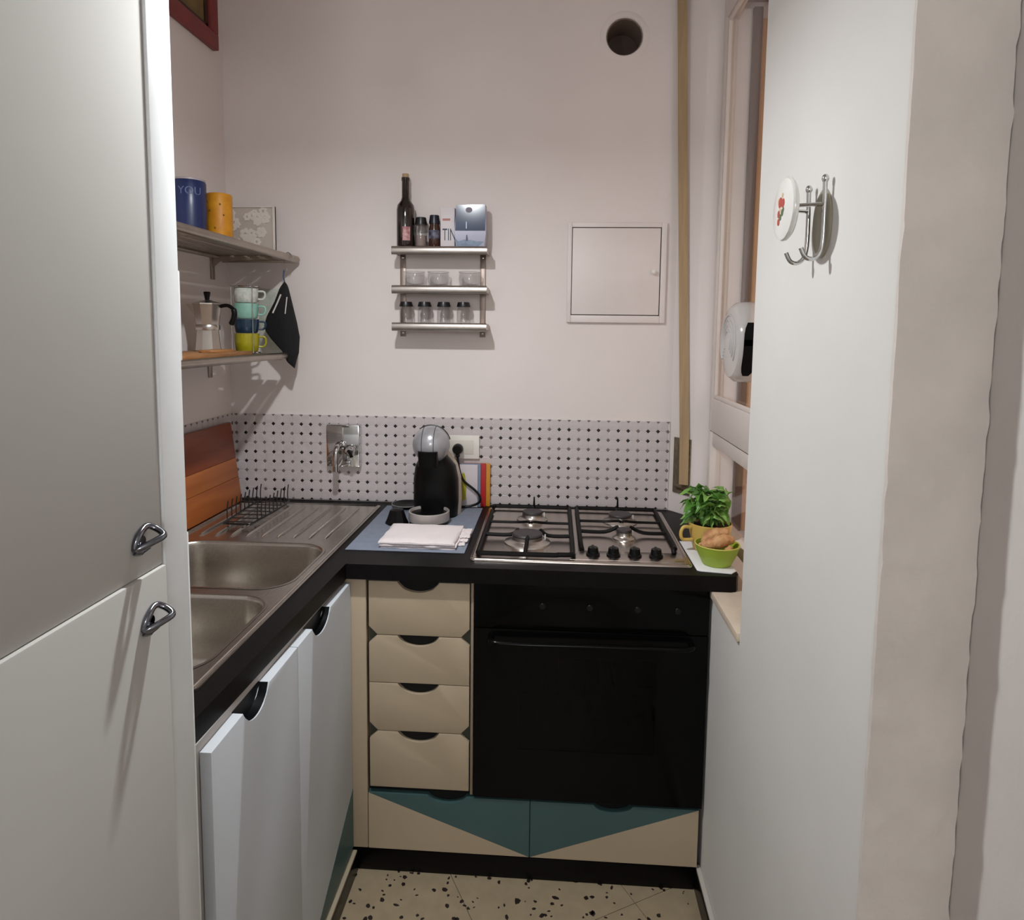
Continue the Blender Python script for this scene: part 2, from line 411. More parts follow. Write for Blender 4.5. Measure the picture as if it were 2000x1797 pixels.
# ------------------------------------------------------------------ access panel
ap = thing('access_panel', 'square white access hatch with small knob on the back wall', 'access panel', (.197, -.006, 1.49))
bm = nb()
for a in ((.036, .0495, -.014, -.0005, 1.49, 1.815), (.3395, .357, -.014, -.0005, 1.49, 1.815), (.0495, .3395, -.014, -.0005, 1.49, 1.514), (.0495, .3395, -.014, -.0005, 1.7995, 1.815)): box(bm, *a, bev=.002)
put('frame', bm, mat('hatch_white', (226, 216, 213), .5), ap)
pbox('backing', ap, DARK, .0495, .3395, -.003, -.0005, 1.514, 1.7995, bev=0)
d = pbox('door', ap, mat('hatch_white', (226, 216, 213)), .0515, .3365, -.0125, -.0032, 1.5165, 1.797, bev=.0012)
plathe('knob', d, WHITEPL, [(0, -.020), (.005, -.0195), (.0085, -.016), (.0075, -.009), (.005, -.006), (.005, 0)], (.316, -.0125, 1.656), 20, 'y')
# ------------------------------------------------------------------ roller strap
st = thing('shutter_strap', 'beige shutter strap running up from metal winder on the niche jamb', 'strap', (.425, -.05, .93))
STRAP = mat('strap_beige', (168, 142, 108), .8, var=.1, vscale=6, stretch=(20, 20, 1))
def ribbon(bm, pts, w, d, t):
    rs = []
    for p in pts:
        p = Vector(p); s = Vector(d) * w / 2; n = Vector((-d[1], d[0], 0)) * t / 2
        rs.append([p - s - n, p + s - n, p + s + n, p - s + n])
    loft(bm, rs)
sd = Vector((.93, -.36, 0)).normalized()
bm = nb(); ribbon(bm, [(.427, -.068, .965), (.425, -.067, 1.1), (.412, -.05, 1.5), (.393, -.035, 2.05), (.378, -.026, 2.50), (.376, -.026, 2.55)], .030, sd, .0016); put('webbing', bm, STRAP, st)
jd = Vector((.62, -.785, 0)).normalized(); jn = Vector((-.785, -.62, 0))
def jbox(bm, c, w, h, t):
    c = Vector(c); vs = []
    rs = []
    for z in (c.z - h / 2, c.z + h / 2):
        rs.append([Vector((c.x, c.y, z)) + jd * a * w / 2 + jn * b for a, b in ((-1, 0), (1, 0), (1, t), (-1, t))])
    loft(bm, rs)
WCHR = mat('worn_nickel', (150, 138, 118), .35, .8, var=.2, vscale=60)
cj = Vector((.4264, -.042, 1.022))
bm = nb(); jbox(bm, cj + jn * .001, .070, .185, .004); put('winder_plate', bm, WCHR, st)
bm = nb(); jbox(bm, cj + jn * .0052 - Vector((0, 0, .006)), .034, .15, .0015); put('winder_slot', bm, mat('slot_brown', (96, 82, 62), .7), st)
bm = nb(); lathe(bm, [(0, -.014), (.008, -.014), (.008, .014), (0, .014)], (0, 0, 0), 14, ax='x')
xf(bm.verts[:], Matrix.Translation(cj + jn * .012 + Vector((0, 0, -.066))) @ Matrix(((jd.x, -jn.x, 0, 0), (jd.y, -jn.y, 0, 0), (0, 0, 1, 0), (0, 0, 0, 1))))
put('roller', bm, mat('slot_brown', (96, 82, 62)), st)
pbox('top_guide', st, mat('guide_dark', (60, 48, 40), .6), .355, .398, -.032, -.002, 2.525, 2.56)

# ------------------------------------------------------------------ tiled splashback
sp = thing('tile_splashback', 'white octagon tile splashback with black and grey dots around the worktop corner', 'tiles', (-.4, -.01, .866))
P = .033; Z0 = .8655; X0 = .349
pbox('grout_bed', sp, GROUT, XL + .001, .3885, -.004, -.0005, .8655, 1.1635, bev=0)
pbox('grout_bed', sp, GROUT, XL + .0005, XL + .004, -1.28, -.0045, .8655, 1.1635, bev=0)
c = P * .2; h = P / 2 - .0005
octp = [(-h + c, -h), (h - c, -h), (h, -h + c), (h, h - c), (h - c, h), (-h + c, h), (-h, h - c), (-h, -h + c)]
def omesh(axis):
    bm = nb()
    k = .93
    for (s, d) in ((1, 0),):
        if axis == 'y':
            r = [[Vector((u, 0, v)) for u, v in octp], [Vector((u, -.0003, v)) for u, v in octp], [Vector((u * k, -.0009, v * k)) for u, v in octp]]
        else:
            r = [[Vector((0, u, v)) for u, v in octp], [Vector((.0003, u, v)) for u, v in octp], [Vector((.0009, u * k, v * k)) for u, v in octp]]
        loft(bm, r, False, True)
    bmesh.ops.recalc_face_normals(bm, faces=bm.faces[:])
    me = bpy.data.meshes.new('tile'); bm.to_mesh(me); bm.free(); me.materials.append(TILEW); return me
OM = omesh('y'); OMX = omesh('x')
cells = []
for k in range(-46, 2):
    for r in range(9):
        x = X0 + (k - .5) * P
        if x - h < XL + .004 or x + h > .389: continue
        cells.append((x, Z0 + (r + .5) * P))
cells.sort(key=lambda q: (abs(q[0] - .05)))
def addobj(name, me, loc, parent):
    o = bpy.data.objects.new(name, me); COL.objects.link(o); o.location = loc; o.parent = parent
    o.matrix_parent_inverse = Matrix.Translation(-WL[parent]); return o
for x, z in cells[:300]: addobj('tile', OM, (x, -.004, z), sp)
bm = nb()
def addmesh(bm, me, off):
    t = nb(); t.from_mesh(me); vm = {v: bm.verts.new(v.co + Vector(off)) for v in t.verts}
    for f in t.faces: bm.faces.new([vm[v] for v in f.verts])
    t.free()
for x, z in cells[300:]: addmesh(bm, OM, (x, -.004, z))
for j in range(1, 38):
    for r in range(9): addmesh(bm, OMX, (XL + .004, -.004 - (j - .5) * P - .004, Z0 + (r + .5) * P))
put('tile_field', bm, TILEW, sp, 0, kind='stuff')
bms = {0: nb(), 1: nb()}
dd = c * 1.02
for k in range(-46, 2):
    x = X0 + k * P
    for r in range(10):
        z = Z0 + r * P; rt_ = 9 - r
        grey = (k % 3 == 1) or (rt_ % 3 == 0 and rt_ < 9)
        zl, zh = max(z - dd, .8658), min(z + dd, 1.1633)
        xs = min(x + dd, .388)
        if x - dd < XL + .006: continue
        poly = [(x - dd, z), (x, zl), (xs, z), (x, zh)]
        prism(bms[int(grey)], poly, 'y', -.0049, -.003)
for j in range(0, 38):
    y = -.008 - j * P
    for r in range(10):
        z = Z0 + r * P; rt_ = 9 - r; grey = (j % 3 == 1) or (rt_ % 3 == 0 and rt_ < 9)
        poly = [(y - dd, z), (y, max(z - dd, .8658)), (min(y + dd, -.0062), z), (y, min(z + dd, 1.1633))]
        prism(bms[int(grey)], poly, 'x', XL + .003, XL + .0049)
put('tile_dots', bms[0], DOTB, sp, 0, kind='stuff'); put('tile_dots', bms[1], DOTG, sp, 0, kind='stuff')

# ------------------------------------------------------------------ worktop
bm = nb()
outer = [(XL + .001, -.001), (.389, -.001), (.3985, -.0075), (.446, -.071), (.466, -.082), (.466, -.60), (.458, -.615), (.445, -.62), (-.524, -.62), (-.542, -1.36), (XL + .001, -1.36)]
plate_holes(bm, outer, [list(reversed([(-1.085, -1.225), (-.59, -1.225), (-.59, -.075), (-1.085, -.075)]))], .822, ZC)
put('worktop', bm, BLACKTOP, None, 30, 'black L-shaped worktop running along the left and back walls', 'worktop')
# ------------------------------------------------------------------ sink
sk = thing('sink', 'stainless steel double bowl sink with ribbed drainer in the black worktop', 'sink', (-.84, -.65, ZC))
b1 = rrect(-1.03, -.608, -.815, -.488, .075); b2 = rrect(-1.03, -.608, -1.20, -.856, .075)
bm = nb(); plate_holes(bm, rrect(-1.098, -.578, -1.243, -.062, .012, 4), [list(reversed(b1)), list(reversed(b2))], ZC + .0006, ZC + .0045)
put('deck', bm, SINKST, sk, 30)
def basin(x0, x1, y0, y1):
    bm = nb(); rs = []
    for ins, z, r in ((-.006, .0052, .079), (-.001, .0058, .076), (.002, .004, .074), (.004, -.004, .072), (.008, -.10, .068), (.012, -.135, .066), (.024, -.155, .056), (.045, -.163, .04)):
        rs.append([Vector((x, y, ZC + z)) for x, y in rrect(x0 + ins, x1 - ins, y0 + ins, y1 - ins, r)])
    loft(bm, rs, False, True)
    o = put('basin', bm, SINKST, sk, 50)
    plathe('drain', o, CHROME, [(0, .001), (.024, .0012), (.030, .0028), (.036, .0026), (.040, .0)], ((x0 + x1) / 2, (y0 + y1) / 2, ZC - .163), 28)
basin(-1.03, -.608, -.815, -.488); basin(-1.03, -.608, -1.20, -.856)
for k in range(10):
    x = -1.05 + k * .0455
    bm = nb(); tube(bm, [(x, -.445, ZC + .0035), (x, -.435, ZC + .0052), (x, -.40, ZC + .0058), (x, -.13, ZC + .0048), (x, -.11, ZC + .0035)], [.003, .0048, .005, .005, .003], 8)
    put('drainer_rib', bm, SINKST, sk)
bm = nb(); tube(bm, smoothpath([(-1.09, -.072, ZC + .004), (-1.09, -1.235, ZC + .004), (-.587, -1.235, ZC + .004), (-.587, -.072, ZC + .004)], 1, True), .0035, 8, True)
put('rim_bead', bm, SINKST, sk)

# ------------------------------------------------------------------ left base unit
def scoop(u0, u1, v0, v1, a, b, dep, n=14):
    """rectangle in (u,v) with a shallow arc cut out of the top edge between a and b"""
    pts = [(u0, v0), (u1, v0), (u1, v1)]
    for k in range(n + 1):
        t = k / n; u = b + (a - b) * t; s = (1 - (2 * t - 1) ** 2) ** .62
        pts.append((u, v1 - dep * s))
    return pts + [(u0, v1)]
lb = thing('sink_base_cabinet', 'white two-door base cabinet under the sink with dark finger pulls', 'cabinet', (-.83, -.92, 0))
bm = nb()
for a in ((-1.10, -.5385, -1.36, -.605, .07, .088), (-1.10, -.5385, -1.36, -1.342, .088, .66), (-1.10, -.5385, -.98, -.962, .088, .66), (-1.10, -1.085, -1.342, -.605, .088, .66), (-.5585, -.5385, -1.36, -.622, .77, .8215), (-.5585, -.5385, -1.36, -.622, .088, .77)): box(bm, *a)
put('carcass', bm, mat('carcass_white', (176, 170, 166), .6), lb)
for (ya, yb, sa, sb) in ((-.9605, -.6025, -.877, -.758), (-1.311, -.9625, -1.204, -1.100)):
    s_ = scoop(ya, yb, .072, .806, sa, sb, .034); arc = s_[3:-1]
    d = pprism('door', lb, CABW, s_, 'x', -.5375, -.518, bev=.0015)
    bm = nb(); R0 = [bm.verts.new((-.5380, u, v + .0004)) for u, v in arc]; R1 = [bm.verts.new((-.5205, u, v + .0006)) for u, v in arc]
    for k in range(len(arc) - 1): bm.faces.new((R0[k], R0[k + 1], R1[k + 1], R1[k]))
    bmesh.ops.solidify(bm, geom=bm.faces[:], thickness=-.0008)
    prism(bm, arc + [(sa, .808), (sb, .808)], 'x', -.5383, -.5378)
    put('finger_pull', bm, mat('pull_black', (10, 13, 16), .4), d, label='black finger pull recess')
    if yb > -.7:
        pprism('painted_triangle', d, TEAL, [(-.604, .0735), (-.604, .24), (-.912, .0735)], 'x', -.5182, -.5172, label='teal painted triangle')
bm = nb(); box(bm, -.60, -.508, -1.36, -.594, 0, .056, bev=.001); put('plinth', bm, PLINTH, lb)
pbox('plinth_cap', lb, mat('cap_tan', (176, 164, 142), .6), -.5375, -.508, -1.36, -.602, .0562, .0635, bev=.001)
pbox('end_panel', lb, CABE, -1.10, -.513, -1.376, -1.3615, 0, 1.172, bev=.002)
# ------------------------------------------------------------------ drawer unit
YF = -.60
du = thing('drawer_cabinet', 'narrow cream four-drawer cabinet left of the black oven', 'cabinet', (-.34, -.35, 0))
bm = nb(); box(bm, -.478, -.200, -.58, -.05, .235, .8215); put('carcass', bm, mat('carcass_brown', (104, 84, 66), .6), du)
pbox('corner_filler', du, CREAM, -.536, -.4785, -.60, -.58, .07, .8215)
pbox('backing_strip', du, DGREEN, -.474, -.2065, -.587, -.5805, .24, .806, bev=0)
pbox('side_stile', du, mat('stile_taupe', (150, 132, 114), .5), -.2045, -.197, -.598, -.5805, .236, .8215)
x0, x1 = -.4715, -.2075; sa, sb = -.396, -.287; C = .022
for k, (z0, z1) in enumerate(((.6685, .812), (.5385, .6665), (.4055, .5365), (.247, .4035))):
    s = scoop(x0, x1, z0, z1, sa, sb, .028)
    p = s[3:-1]
    bot = [(x0, z0 + C), (x0 + C, z0), (x1 - C, z0), (x1, z0 + C)] if k in (0, 2) else [(x0, z0), (x1, z0)]
    top1 = [(x1, z1 - C), (x1 - C, z1)] if k in (1, 3) else [(x1, z1)]
    top0 = [(x0 + C, z1), (x0, z1 - C)] if k in (1, 3) else [(x0, z1)]
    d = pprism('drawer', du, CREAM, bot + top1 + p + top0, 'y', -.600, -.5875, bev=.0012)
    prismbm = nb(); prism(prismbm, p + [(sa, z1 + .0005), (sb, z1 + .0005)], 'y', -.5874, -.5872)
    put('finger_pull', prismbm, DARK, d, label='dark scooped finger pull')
# ------------------------------------------------------------------ low drawers below drawers and oven
ld = thing('plinth_drawer_cabinet', 'low wide two-drawer cabinet in cream and teal beneath the oven', 'cabinet', (-.04, -.33, 0))
bm = nb(); box(bm, -.478, .393, -.58, -.05, .062, .2315); put('carcass', bm, DARK, ld)
for (xa, xb, a, b, flip) in ((-.4765, -.0455, -.317, -.214, False), (-.0435, .3925, .121, .223, True)):
    z0, z1 = .0705, .2285
    sc = scoop(xa, xb, z0, z1, a, b, .02)[3:-1]
    if not flip: tp = [(xa, z1), (xb, z0), (xb, z1)] + sc; cp = [(xa, z0), (xb, z0), (xa, z1)]
    else: tp = [(xa, z0), (xb, z1)] + sc + [(xa, z1)]; cp = [(xa, z0), (xb, z0), (xb, z1)]
    dr = pprism('drawer', ld, CREAM, cp, 'y', -.600, -.5825)
    pprism('painted_panel', dr, TEAL, tp, 'y', -.600, -.5825, label='teal painted half')
bm = nb(); box(bm, -.5125, .389, -.592, -.575, 0, .0615, bev=.0012); put('plinth', bm, PLINTH, ld)
# ------------------------------------------------------------------ oven
ov = thing('oven', 'black built-in oven with dark glass door below the gas hob', 'oven', (.10, -.33, .235))
OX0, OX1 = -.1945, .3985
bm = nb()
for a in ((OX0 + .01, OX0 + .03, -.58, -.06, .235, .815), (OX1 - .03, OX1 - .01, -.58, -.06, .235, .815), (OX0 + .03, OX1 - .03, -.08, -.06, .235, .815), (OX0 + .03, OX1 - .03, -.58, -.08, .235, .27), (OX0 + .03, OX1 - .03, -.58, -.08, .685, .815)): box(bm, *a)
put('cavity', bm, OVENM, ov)
pbox('control_panel', ov, OVENB, OX0, OX1, -.604, -.581, .7005, .8205, bev=.002)
for k, x in enumerate((-.02, .10, .22, .32)):
    plathe('control_knob', ov, OVENM, [(0, -.003), (.007, -.003), (.008, -.002), (.0085, 0)], (x, -.604, .762), 24, 'y')
bm = nb(); DX = (-.075, .272, .375, .625)
for a in ((OX0, DX[0], -.604, -.582, .2365, .698), (DX[1], OX1, -.604, -.582, .2365, .698), (DX[0], DX[1], -.604, -.582, .2365, DX[2]), (DX[0], DX[1], -.604, -.582, DX[3], .698)): box(bm, *a)
dr = put('door', bm, OVENB, ov)
pbox('door_window', dr, OVPANE, DX[0], DX[1], -.603, -.598, DX[2], DX[3], bev=0)
bm = nb(); tube(bm, smoothpath([(-.15, -.604, .676), (-.148, -.628, .674), (-.10, -.634, .672), (.10, -.634, .674), (.30, -.634, .675), (.352, -.628, .677), (.354, -.604, .679)], 6), .0075, 10)
put('door_handle', bm, OVENB, dr)
RK = mat('rack_grey', (150, 146, 138), .4)
for z in (.51, .456):
    bm = nb(); tube(bm, [(-.07, -.575, z), (.27, -.575, z)], .0022, 6)
    for k in range(9): tube(bm, [(-.05 + k * .038, -.575, z), (-.05 + k * .038, -.12, z)], .0015, 5)
    put('rack', bm, RK, ov)

# ------------------------------------------------------------------ gas hob
hb = thing('gas_hob', 'stainless four-burner gas hob with black grates and knobs', 'hob', (.075, -.305, ZC))
HX0, HX1, HY0, HY1 = -.213, .362, -.568, -.05
bm = nb(); rs = []
for ins, z in ((0, .0006), (.0005, .004), (.003, .0068), (.012, .0075), (.018, .0052)):
    rs.append([Vector((x, y, ZC + z)) for x, y in rrect(HX0 + ins, HX1 - ins, HY0 + ins, HY1 - ins, .014 - ins * .3, 5)])
loft(bm, rs, True, True); put('hob_plate', bm, STEEL, hb, 50)
pprism('knob_panel', hb, STEEL, [(.048, -.552), (.345, -.552), (.345, -.478), (.085, -.478), (.07, -.49)], 'z', ZC + .0052, ZC + .008, bev=.001)
def burner(x, y, r, dual=False):
    b = plathe('burner', hb, ALU, [(0, 0), (r * 1.55, 0), (r * 1.5, .004), (r * 1.12, .008), (r * 1.02, .012), (r * 1.0, .021), (r * .9, .022), (0, .022)], (x, y, ZC + .005), 36)
    plathe('burner_cap', b, BURN, [(0, .022), (r * .99, .022), (r * 1.0, .025), (r * .93, .0285), (0, .0295)], (x, y, ZC + .005), 36)
    ptube('igniter', b, WHITEC, [(x + r * 1.15, y + .012, ZC + .012), (x + r * 1.15, y + .012, ZC + .026)], .002, 6)
burner(-.068, -.415, .043); burner(-.062, -.185, .032); burner(.212, -.185, .036); burner(.208, -.352, .022)
ZG = ZC + .017
def grate(x0, x1, y0, y1, cx, ys, cut=0., open_front=False):
    g = ptube('grate', hb, IRON, smoothpath([(x0, y1 - .02, ZG), (x0 + .004, y1 - .004, ZG), (x0 + .02, y1, ZG), (x1 - .02, y1, ZG), (x1 - .004, y1 - .004, ZG), (x1, y1 - .02, ZG), (x1, (y0 + y1) / 2, ZG), (x1, y0 + cut + .03, ZG), (x1 - .006, y0 + cut + .008, ZG)]
        + ([(x1 - .006, y0 + cut, ZG - .009)] if open_front else [(x1 - .04, y0 + .004, ZG), (x1 - .055, y0, ZG), (x0 + .02, y0, ZG), (x0 + .004, y0 + .004, ZG), (x0, y0 + .02, ZG), (x0, (y0 + y1) / 2, ZG)]), 4, not open_front), .0066, 8)
    if open_front:
        ptube('grate_bar', g, IRON, [(x0, y1 - .02, ZG), (x0, (y0 + y1) / 2, ZG), (x0, y0 + .03, ZG), (x0 + .003, y0 + .008, ZG - .009)], .0066, 8)
    for y, r in ys:
        for s, xe in ((-1, x0), (1, x1)):
            ptube('grate_bar', g, IRON, smoothpath([(xe, y, ZG), (cx + s * .055, y, ZG), (cx + s * (r * .75), y, ZG + .018)], 4), [.0056] * 8 + [.0036], 6)
    ptube('grate_bar', g, IRON, smoothpath([(cx, y1, ZG), (cx, y1 - .03, ZG + .006), (cx + .001, y1 - .07, ZG + .018)], 4), [.005] * 8 + [.003], 6)
    ptube('pan_spike', g, IRON, [(cx + .004, y1 - .004, ZG), (cx + .004, y1 - .004, ZG + .036)], [.0045, .0022], 6)
    if not open_front: ptube('grate_bar', g, IRON, smoothpath([(cx - .006, y0, ZG), (cx - .004, y0 + .04, ZG + .006), (cx - .002, y0 + .10, ZG + .018)], 4), [.0056] * 8 + [.0036], 6)
    ymid = (y0 + y1) / 2
    for s in (-1, 1):
        ptube('grate_bar', g, IRON, smoothpath([(x0 if s < 0 else x1, ymid + .055, ZG), (cx + s * .05, ymid + .055, ZG), (cx + s * .012, ymid + .035, ZG + .008), (cx + s * .003, ymid + .02, ZG + .010)], 4), .0042, 6)
    for x, y in ((x0, y1 - .02), (x1, y1 - .02), (x0, y0 + cut + .03), (x1, y0 + cut + .03)):
        ptube('foot', g, IRON, [(x, y, ZG), (x, y, ZC + .0056)], .004, 6)
grate(-.193, .056, -.552, -.075, -.064, [(-.385, .04)]); grate(.080, .334, -.482, -.072, .21, [(-.33, .022)], 0., True)
for x in (.110, .164, .220, .276):
    k = plathe('knob', hb, BLKPL, [(0, .0), (.0185, 0), (.0185, .004), (.015, .006), (.0135, .019), (.0125, .021), (0, .021)], (x, -.512, ZC + .008), 24)
    pbox('grip', k, BLKPL, x - .004, x + .004, -.527, -.497, ZC + .018, ZC + .032, bev=.003)

# ------------------------------------------------------------------ tall cabinet on the left
tc_ = thing('tall_cabinet', 'tall white larder cabinet with chrome loop handles at the left', 'cabinet', (-.83, -1.8, 0))
TALLW = mat('larder_white', (190, 188, 184), .85, var=.02, vscale=3, spec=.08)
pbox('carcass', tc_, TALLW, -1.115, -.528, -2.4, -1.381, 0, 2.32)
pbox('edge_stile', tc_, mat('stile_white', (226, 229, 230), .38), -.5275, -.5045, -1.4335, -1.379, 0, 2.32, bev=.0025)
for nm, z0, z1, xf_, hz, hy in (('door', 1.1512, 2.31, -.5075, 1.2, -1.478), ('door', .06, 1.1505, -.5025, 1.0965, -1.474)):
    d = pbox(nm, tc_, TALLW, -.5272, xf_, -2.395, -1.4352, z0, z1, bev=.002)
    HST = mat('handle_steel', (124, 126, 134), .12, 1.)
    h = plathe('handle', d, HST, [(0, .0045), (.007, .004), (.009, .001), (.009, 0)], (xf_, hy - .004, hz - .004), 20, 'x')
    lp = smoothpath([(xf_ + .002, hy - .017, hz - .010), (xf_ + .004, hy - .012, hz + .004), (xf_ + .003, hy + .006, hz + .012), (xf_ + .012, hy + .012, hz + .008), (xf_ + .024, hy + .008, hz + .001), (xf_ + .020, hy - .004, hz - .003), (xf_ + .010, hy - .014, hz - .008)], 6, True)
    bm = nb(); tube(bm, lp, .0042, 10, True); tube(bm, smoothpath([(xf_ + .001, hy - .016, hz - .012), (xf_ + .005, hy - .010, hz - .014), (xf_ + .010, hy - .002, hz - .010)], 5), [.006] * 6 + [.0045] * 5, 10)
    put('loop', bm, HST, d)

# ------------------------------------------------------------------ picture
pf = thing('picture', 'red framed picture hanging high on the left wall', 'picture', (XL + .01, -.3, 2.35))
RED = mat('frame_red', (126, 46, 44), .5, var=.12, vscale=12)
bm = nb(); y0, y1, z0, z1, w = -.60, -.062, 2.347, 2.745, .048
for a in ((XL + .001, XL + .022, y0, y1, z0, z0 + w), (XL + .001, XL + .022, y0, y1, z1 - w, z1), (XL + .001, XL + .022, y0, y0 + w, z0 + w, z1 - w), (XL + .001, XL + .022, y1 - w, y1, z0 + w, z1 - w)): box(bm, *a, bev=.003)
put('frame', bm, RED, pf)
bm = nb()
for a in ((XL + .001, XL + .012, y0 + w, y1 - w, z0 + w, z0 + w + .014), (XL + .001, XL + .012, y1 - w - .014, y1 - w, z0 + w, z1 - w)): box(bm, *a)
put('inner_slip', bm, mat('slip_dark', (58, 34, 24), .5), pf)
pbox('canvas', pf, mat('canvas_olive', (136, 112, 66), .7, alt=(104, 82, 48), vscale=9), XL + .001, XL + .006, y0 + w, y1 - w - .014, z0 + w + .014, z1 - w, bev=0)

# ------------------------------------------------------------------ steel wall shelves on the left wall
def left_shelf(name, label, zt, xf_, yend, r, ys=-.02):
    s = thing(name, label, 'shelf', (-1.0, -.65, zt - .02))
    ptube('front_rail', s, SHELFST, [(xf_, -1.24, zt - r), (xf_, yend, zt - r)], r, 14)
    ptube('back_rail', s, SHELFST, [(XL + .02, -1.24, zt - r), (XL + .02, ys, zt - r)], r * .7, 10)
    n = 5
    for k in range(n):
        xa = XL + .022 + k * (xf_ - XL - .03) / n; pbox('slat', s, SHELFST, xa + .004, xa + (xf_ - XL - .03) / n - .004, -1.235, ys - .002, zt - .008, zt - .003, bev=.001)
    for y in (min(ys - .015, -.11), -.65, -1.2):
        bk = pbox('bracket', s, SHELFST, XL + .001, XL + .006, y - .01, y + .01, zt - .085, zt - .004, bev=.001)
        pprism('arm', bk, SHELFST, [(XL + .006, zt - .045), (XL + .03, zt - .026), (xf_ - .004, zt - .018), (xf_ - .004, zt - .0085), (XL + .006, zt - .0085)], 'y', y - .002, y + .002)
    for y in (ys - .025, -1.22):
        pbox('end_bar', s, SHELFST, XL + .006, xf_, y - .006, y + .006, zt - .024, zt - .0085, bev=.001)
    return s
left_shelf('steel_shelf', 'upper slatted steel shelf on the left wall with round front rail', 1.70, -.868, -.030, .0115)
left_shelf('steel_shelf', 'lower slatted steel shelf on the left wall carrying the moka pot', 1.382, -.872, -.128, .0105, -.13)
# things on the upper shelf
ZS = 1.6975
t = thing('storage_tin', 'dark blue canister lettered YOU on the upper left shelf', 'canister', (-1.045, -.37, ZS))
BLU = mat('tin_blue', (24, 40, 86), .32, var=.15, vscale=10)
plathe('body', t, BLU, [(0, 0), (.040, 0), (.0425, .003), (.0455, .05), (.0465, .10), (.046, .168), (.044, .172), (0, .172)], (-1.045, -.37, ZS), 40)
plathe('lid', t, mat('tin_lid', (168, 158, 162), .4), [(0, .1722), (.0445, .1722), (.0445, .177), (.040, .1785), (0, .1785)], (-1.045, -.37, ZS), 40)
bmx = text('lettering', 'YOU', .030, mat('tin_letters', (92, 106, 142), .6), t, Matrix.Identity(4), .0002)
for v in bmx.data.vertices:
    x, y, z = v.co; a = x / .0468; a += .06
    v.co = (-1.045 + (.0463 + z) * math.sin(a + .5), -.37 - (.0463 + z) * math.cos(a + .5), ZS + .14 + y)
t = thing('storage_jar', 'mustard yellow speckled jar beside the blue canister', 'jar', (-.995, -.295, ZS))
YEL = mat('jar_yellow', (206, 142, 22), .5, alt=(188, 120, 18), vscale=30)
plathe('body', t, YEL, [(0, 0), (.033, 0), (.036, .004), (.0365, .06), (.0365, .145), (.034, .151), (.030, .152), (.0, .152)], (-.995, -.295, ZS), 32)
SPK = mat('speck_brown', (120, 76, 8), .6)
for a, z, s in ((-.3, .10, .0035), (-.9, .075, .0045), (.5, .118, .003), (.1, .05, .003), (.3, .028, .004), (.75, .088, .0028), (-.5, .125, .0028)):
    plathe('speck', t, SPK, [(0, -.0006), (s, -.0003), (s, .003), (0, .003)], (-.995 + .0366 * math.sin(a), -.295 - .0366 * math.cos(a), ZS + z), 10, 'y')
t = thing('relief_tile', 'white floral relief panel standing against the back wall on the upper shelf', 'ornament', (-1.02, -.035, ZS))
OFFW = mat('offwhite_relief', (224, 216, 208), .6)
pbox('panel', t, mat('relief_ground', (196, 185, 176), .7), -1.105, -.937, -.036, -.026, ZS, ZS + .165)
bm = nb()
for a in ((-.943, -.937, -.043, -.026, ZS, ZS + .165), (-1.105, -.943, -.041, -.036, ZS + .160, ZS + .165)): box(bm, *a, bev=.001)
put('border', bm, OFFW, t)
for k in range(26):
    cx, cz = random.uniform(-1.085, -.956), ZS + random.uniform(.015, .15); R_ = random.uniform(.010, .021)
    for p in range(6):
        a = 2 * PI * p / 6 + k
        plathe('petal', t, OFFW, [(0, -.004), (R_ * .38, -.003), (R_ * .42, 0)], (cx + R_ * .62 * math.cos(a), -.036, cz + R_ * .62 * math.sin(a)), 10, 'y')
# things on the lower shelf
ZL = 1.3795
t = thing('serving_board', 'thin wooden board lying on the lower left shelf', 'board', (-1.02, -.40, ZL))
WOOD = mat('board_wood', (164, 118, 76), .5, alt=(134, 90, 52), vscale=14, stretch=(10, 1, 10))
bm = nb(); prism(bm, rrect(-1.095, -.915, -.70, -.25, .03, 5), 'z', ZL, ZL + .010, .002); put('slab', bm, WOOD, t)
bm = nb(); prism(bm, rrect(-.985, -.93, -.47, -.34, .02, 5), 'z', ZL + .0102, ZL + .0175, .002)
put('coaster', bm, mat('coaster_wood', (172, 122, 72), .5, alt=(150, 98, 56), vscale=14, stretch=(10, 1, 10)), None, 40, 'small wooden coaster beside the moka pot', 'coaster')
mk = thing('moka_pot', 'octagonal aluminium moka pot with black handle and knob on the wooden board', 'coffee pot', (-1.022, -.33, ZL + .0102))
mx_, my_, mz_ = -1.022, -.33, ZL + .0102
plathe('boiler', mk, ALU, [(0, 0), (.036, 0), (.037, .003), (.031, .058), (.031, .062), (0, .062)], (mx_, my_, mz_), 8, smooth=20)
plathe('collar', mk, ALU, [(0, .0622), (.033, .0622), (.034, .066), (.034, .074), (.032, .078), (0, .078)], (mx_, my_, mz_), 32)
bm = nb(); vs = lathe(bm, [(0, .078), (.032, .078), (.041, .134), (.042, .137), (0, .137)], (mx_, my_, mz_), 8); put('pot', bm, ALU, mk, 20)
bm = nb(); prism(bm, [(mx_ - .036, mz_ + .105), (mx_ - .062, mz_ + .138), (mx_ - .034, mz_ + .138)], 'y', my_ - .009, my_ + .009, .002); put('spout', bm, ALU, mk)
plathe('lid', mk, ALU, [(.0425, .1372), (.042, .140), (.010, .150), (0, .1505)], (mx_, my_, mz_), 8, smooth=20)
plathe('knob', mk, BLKPL, [(0, .1506), (.006, .1506), (.007, .157), (.010, .172), (.008, .174), (0, .174)], (mx_, my_, mz_), 16)
ptube('handle', mk, BLKPL, smoothpath([(mx_ + .040, my_, mz_ + .132), (mx_ + .062, my_, mz_ + .134), (mx_ + .079, my_, mz_ + .122), (mx_ + .080, my_, mz_ + .10), (mx_ + .070, my_, mz_ + .078)], 6), [.0055] * 12 + [.008] * 12 + [.005], 10)
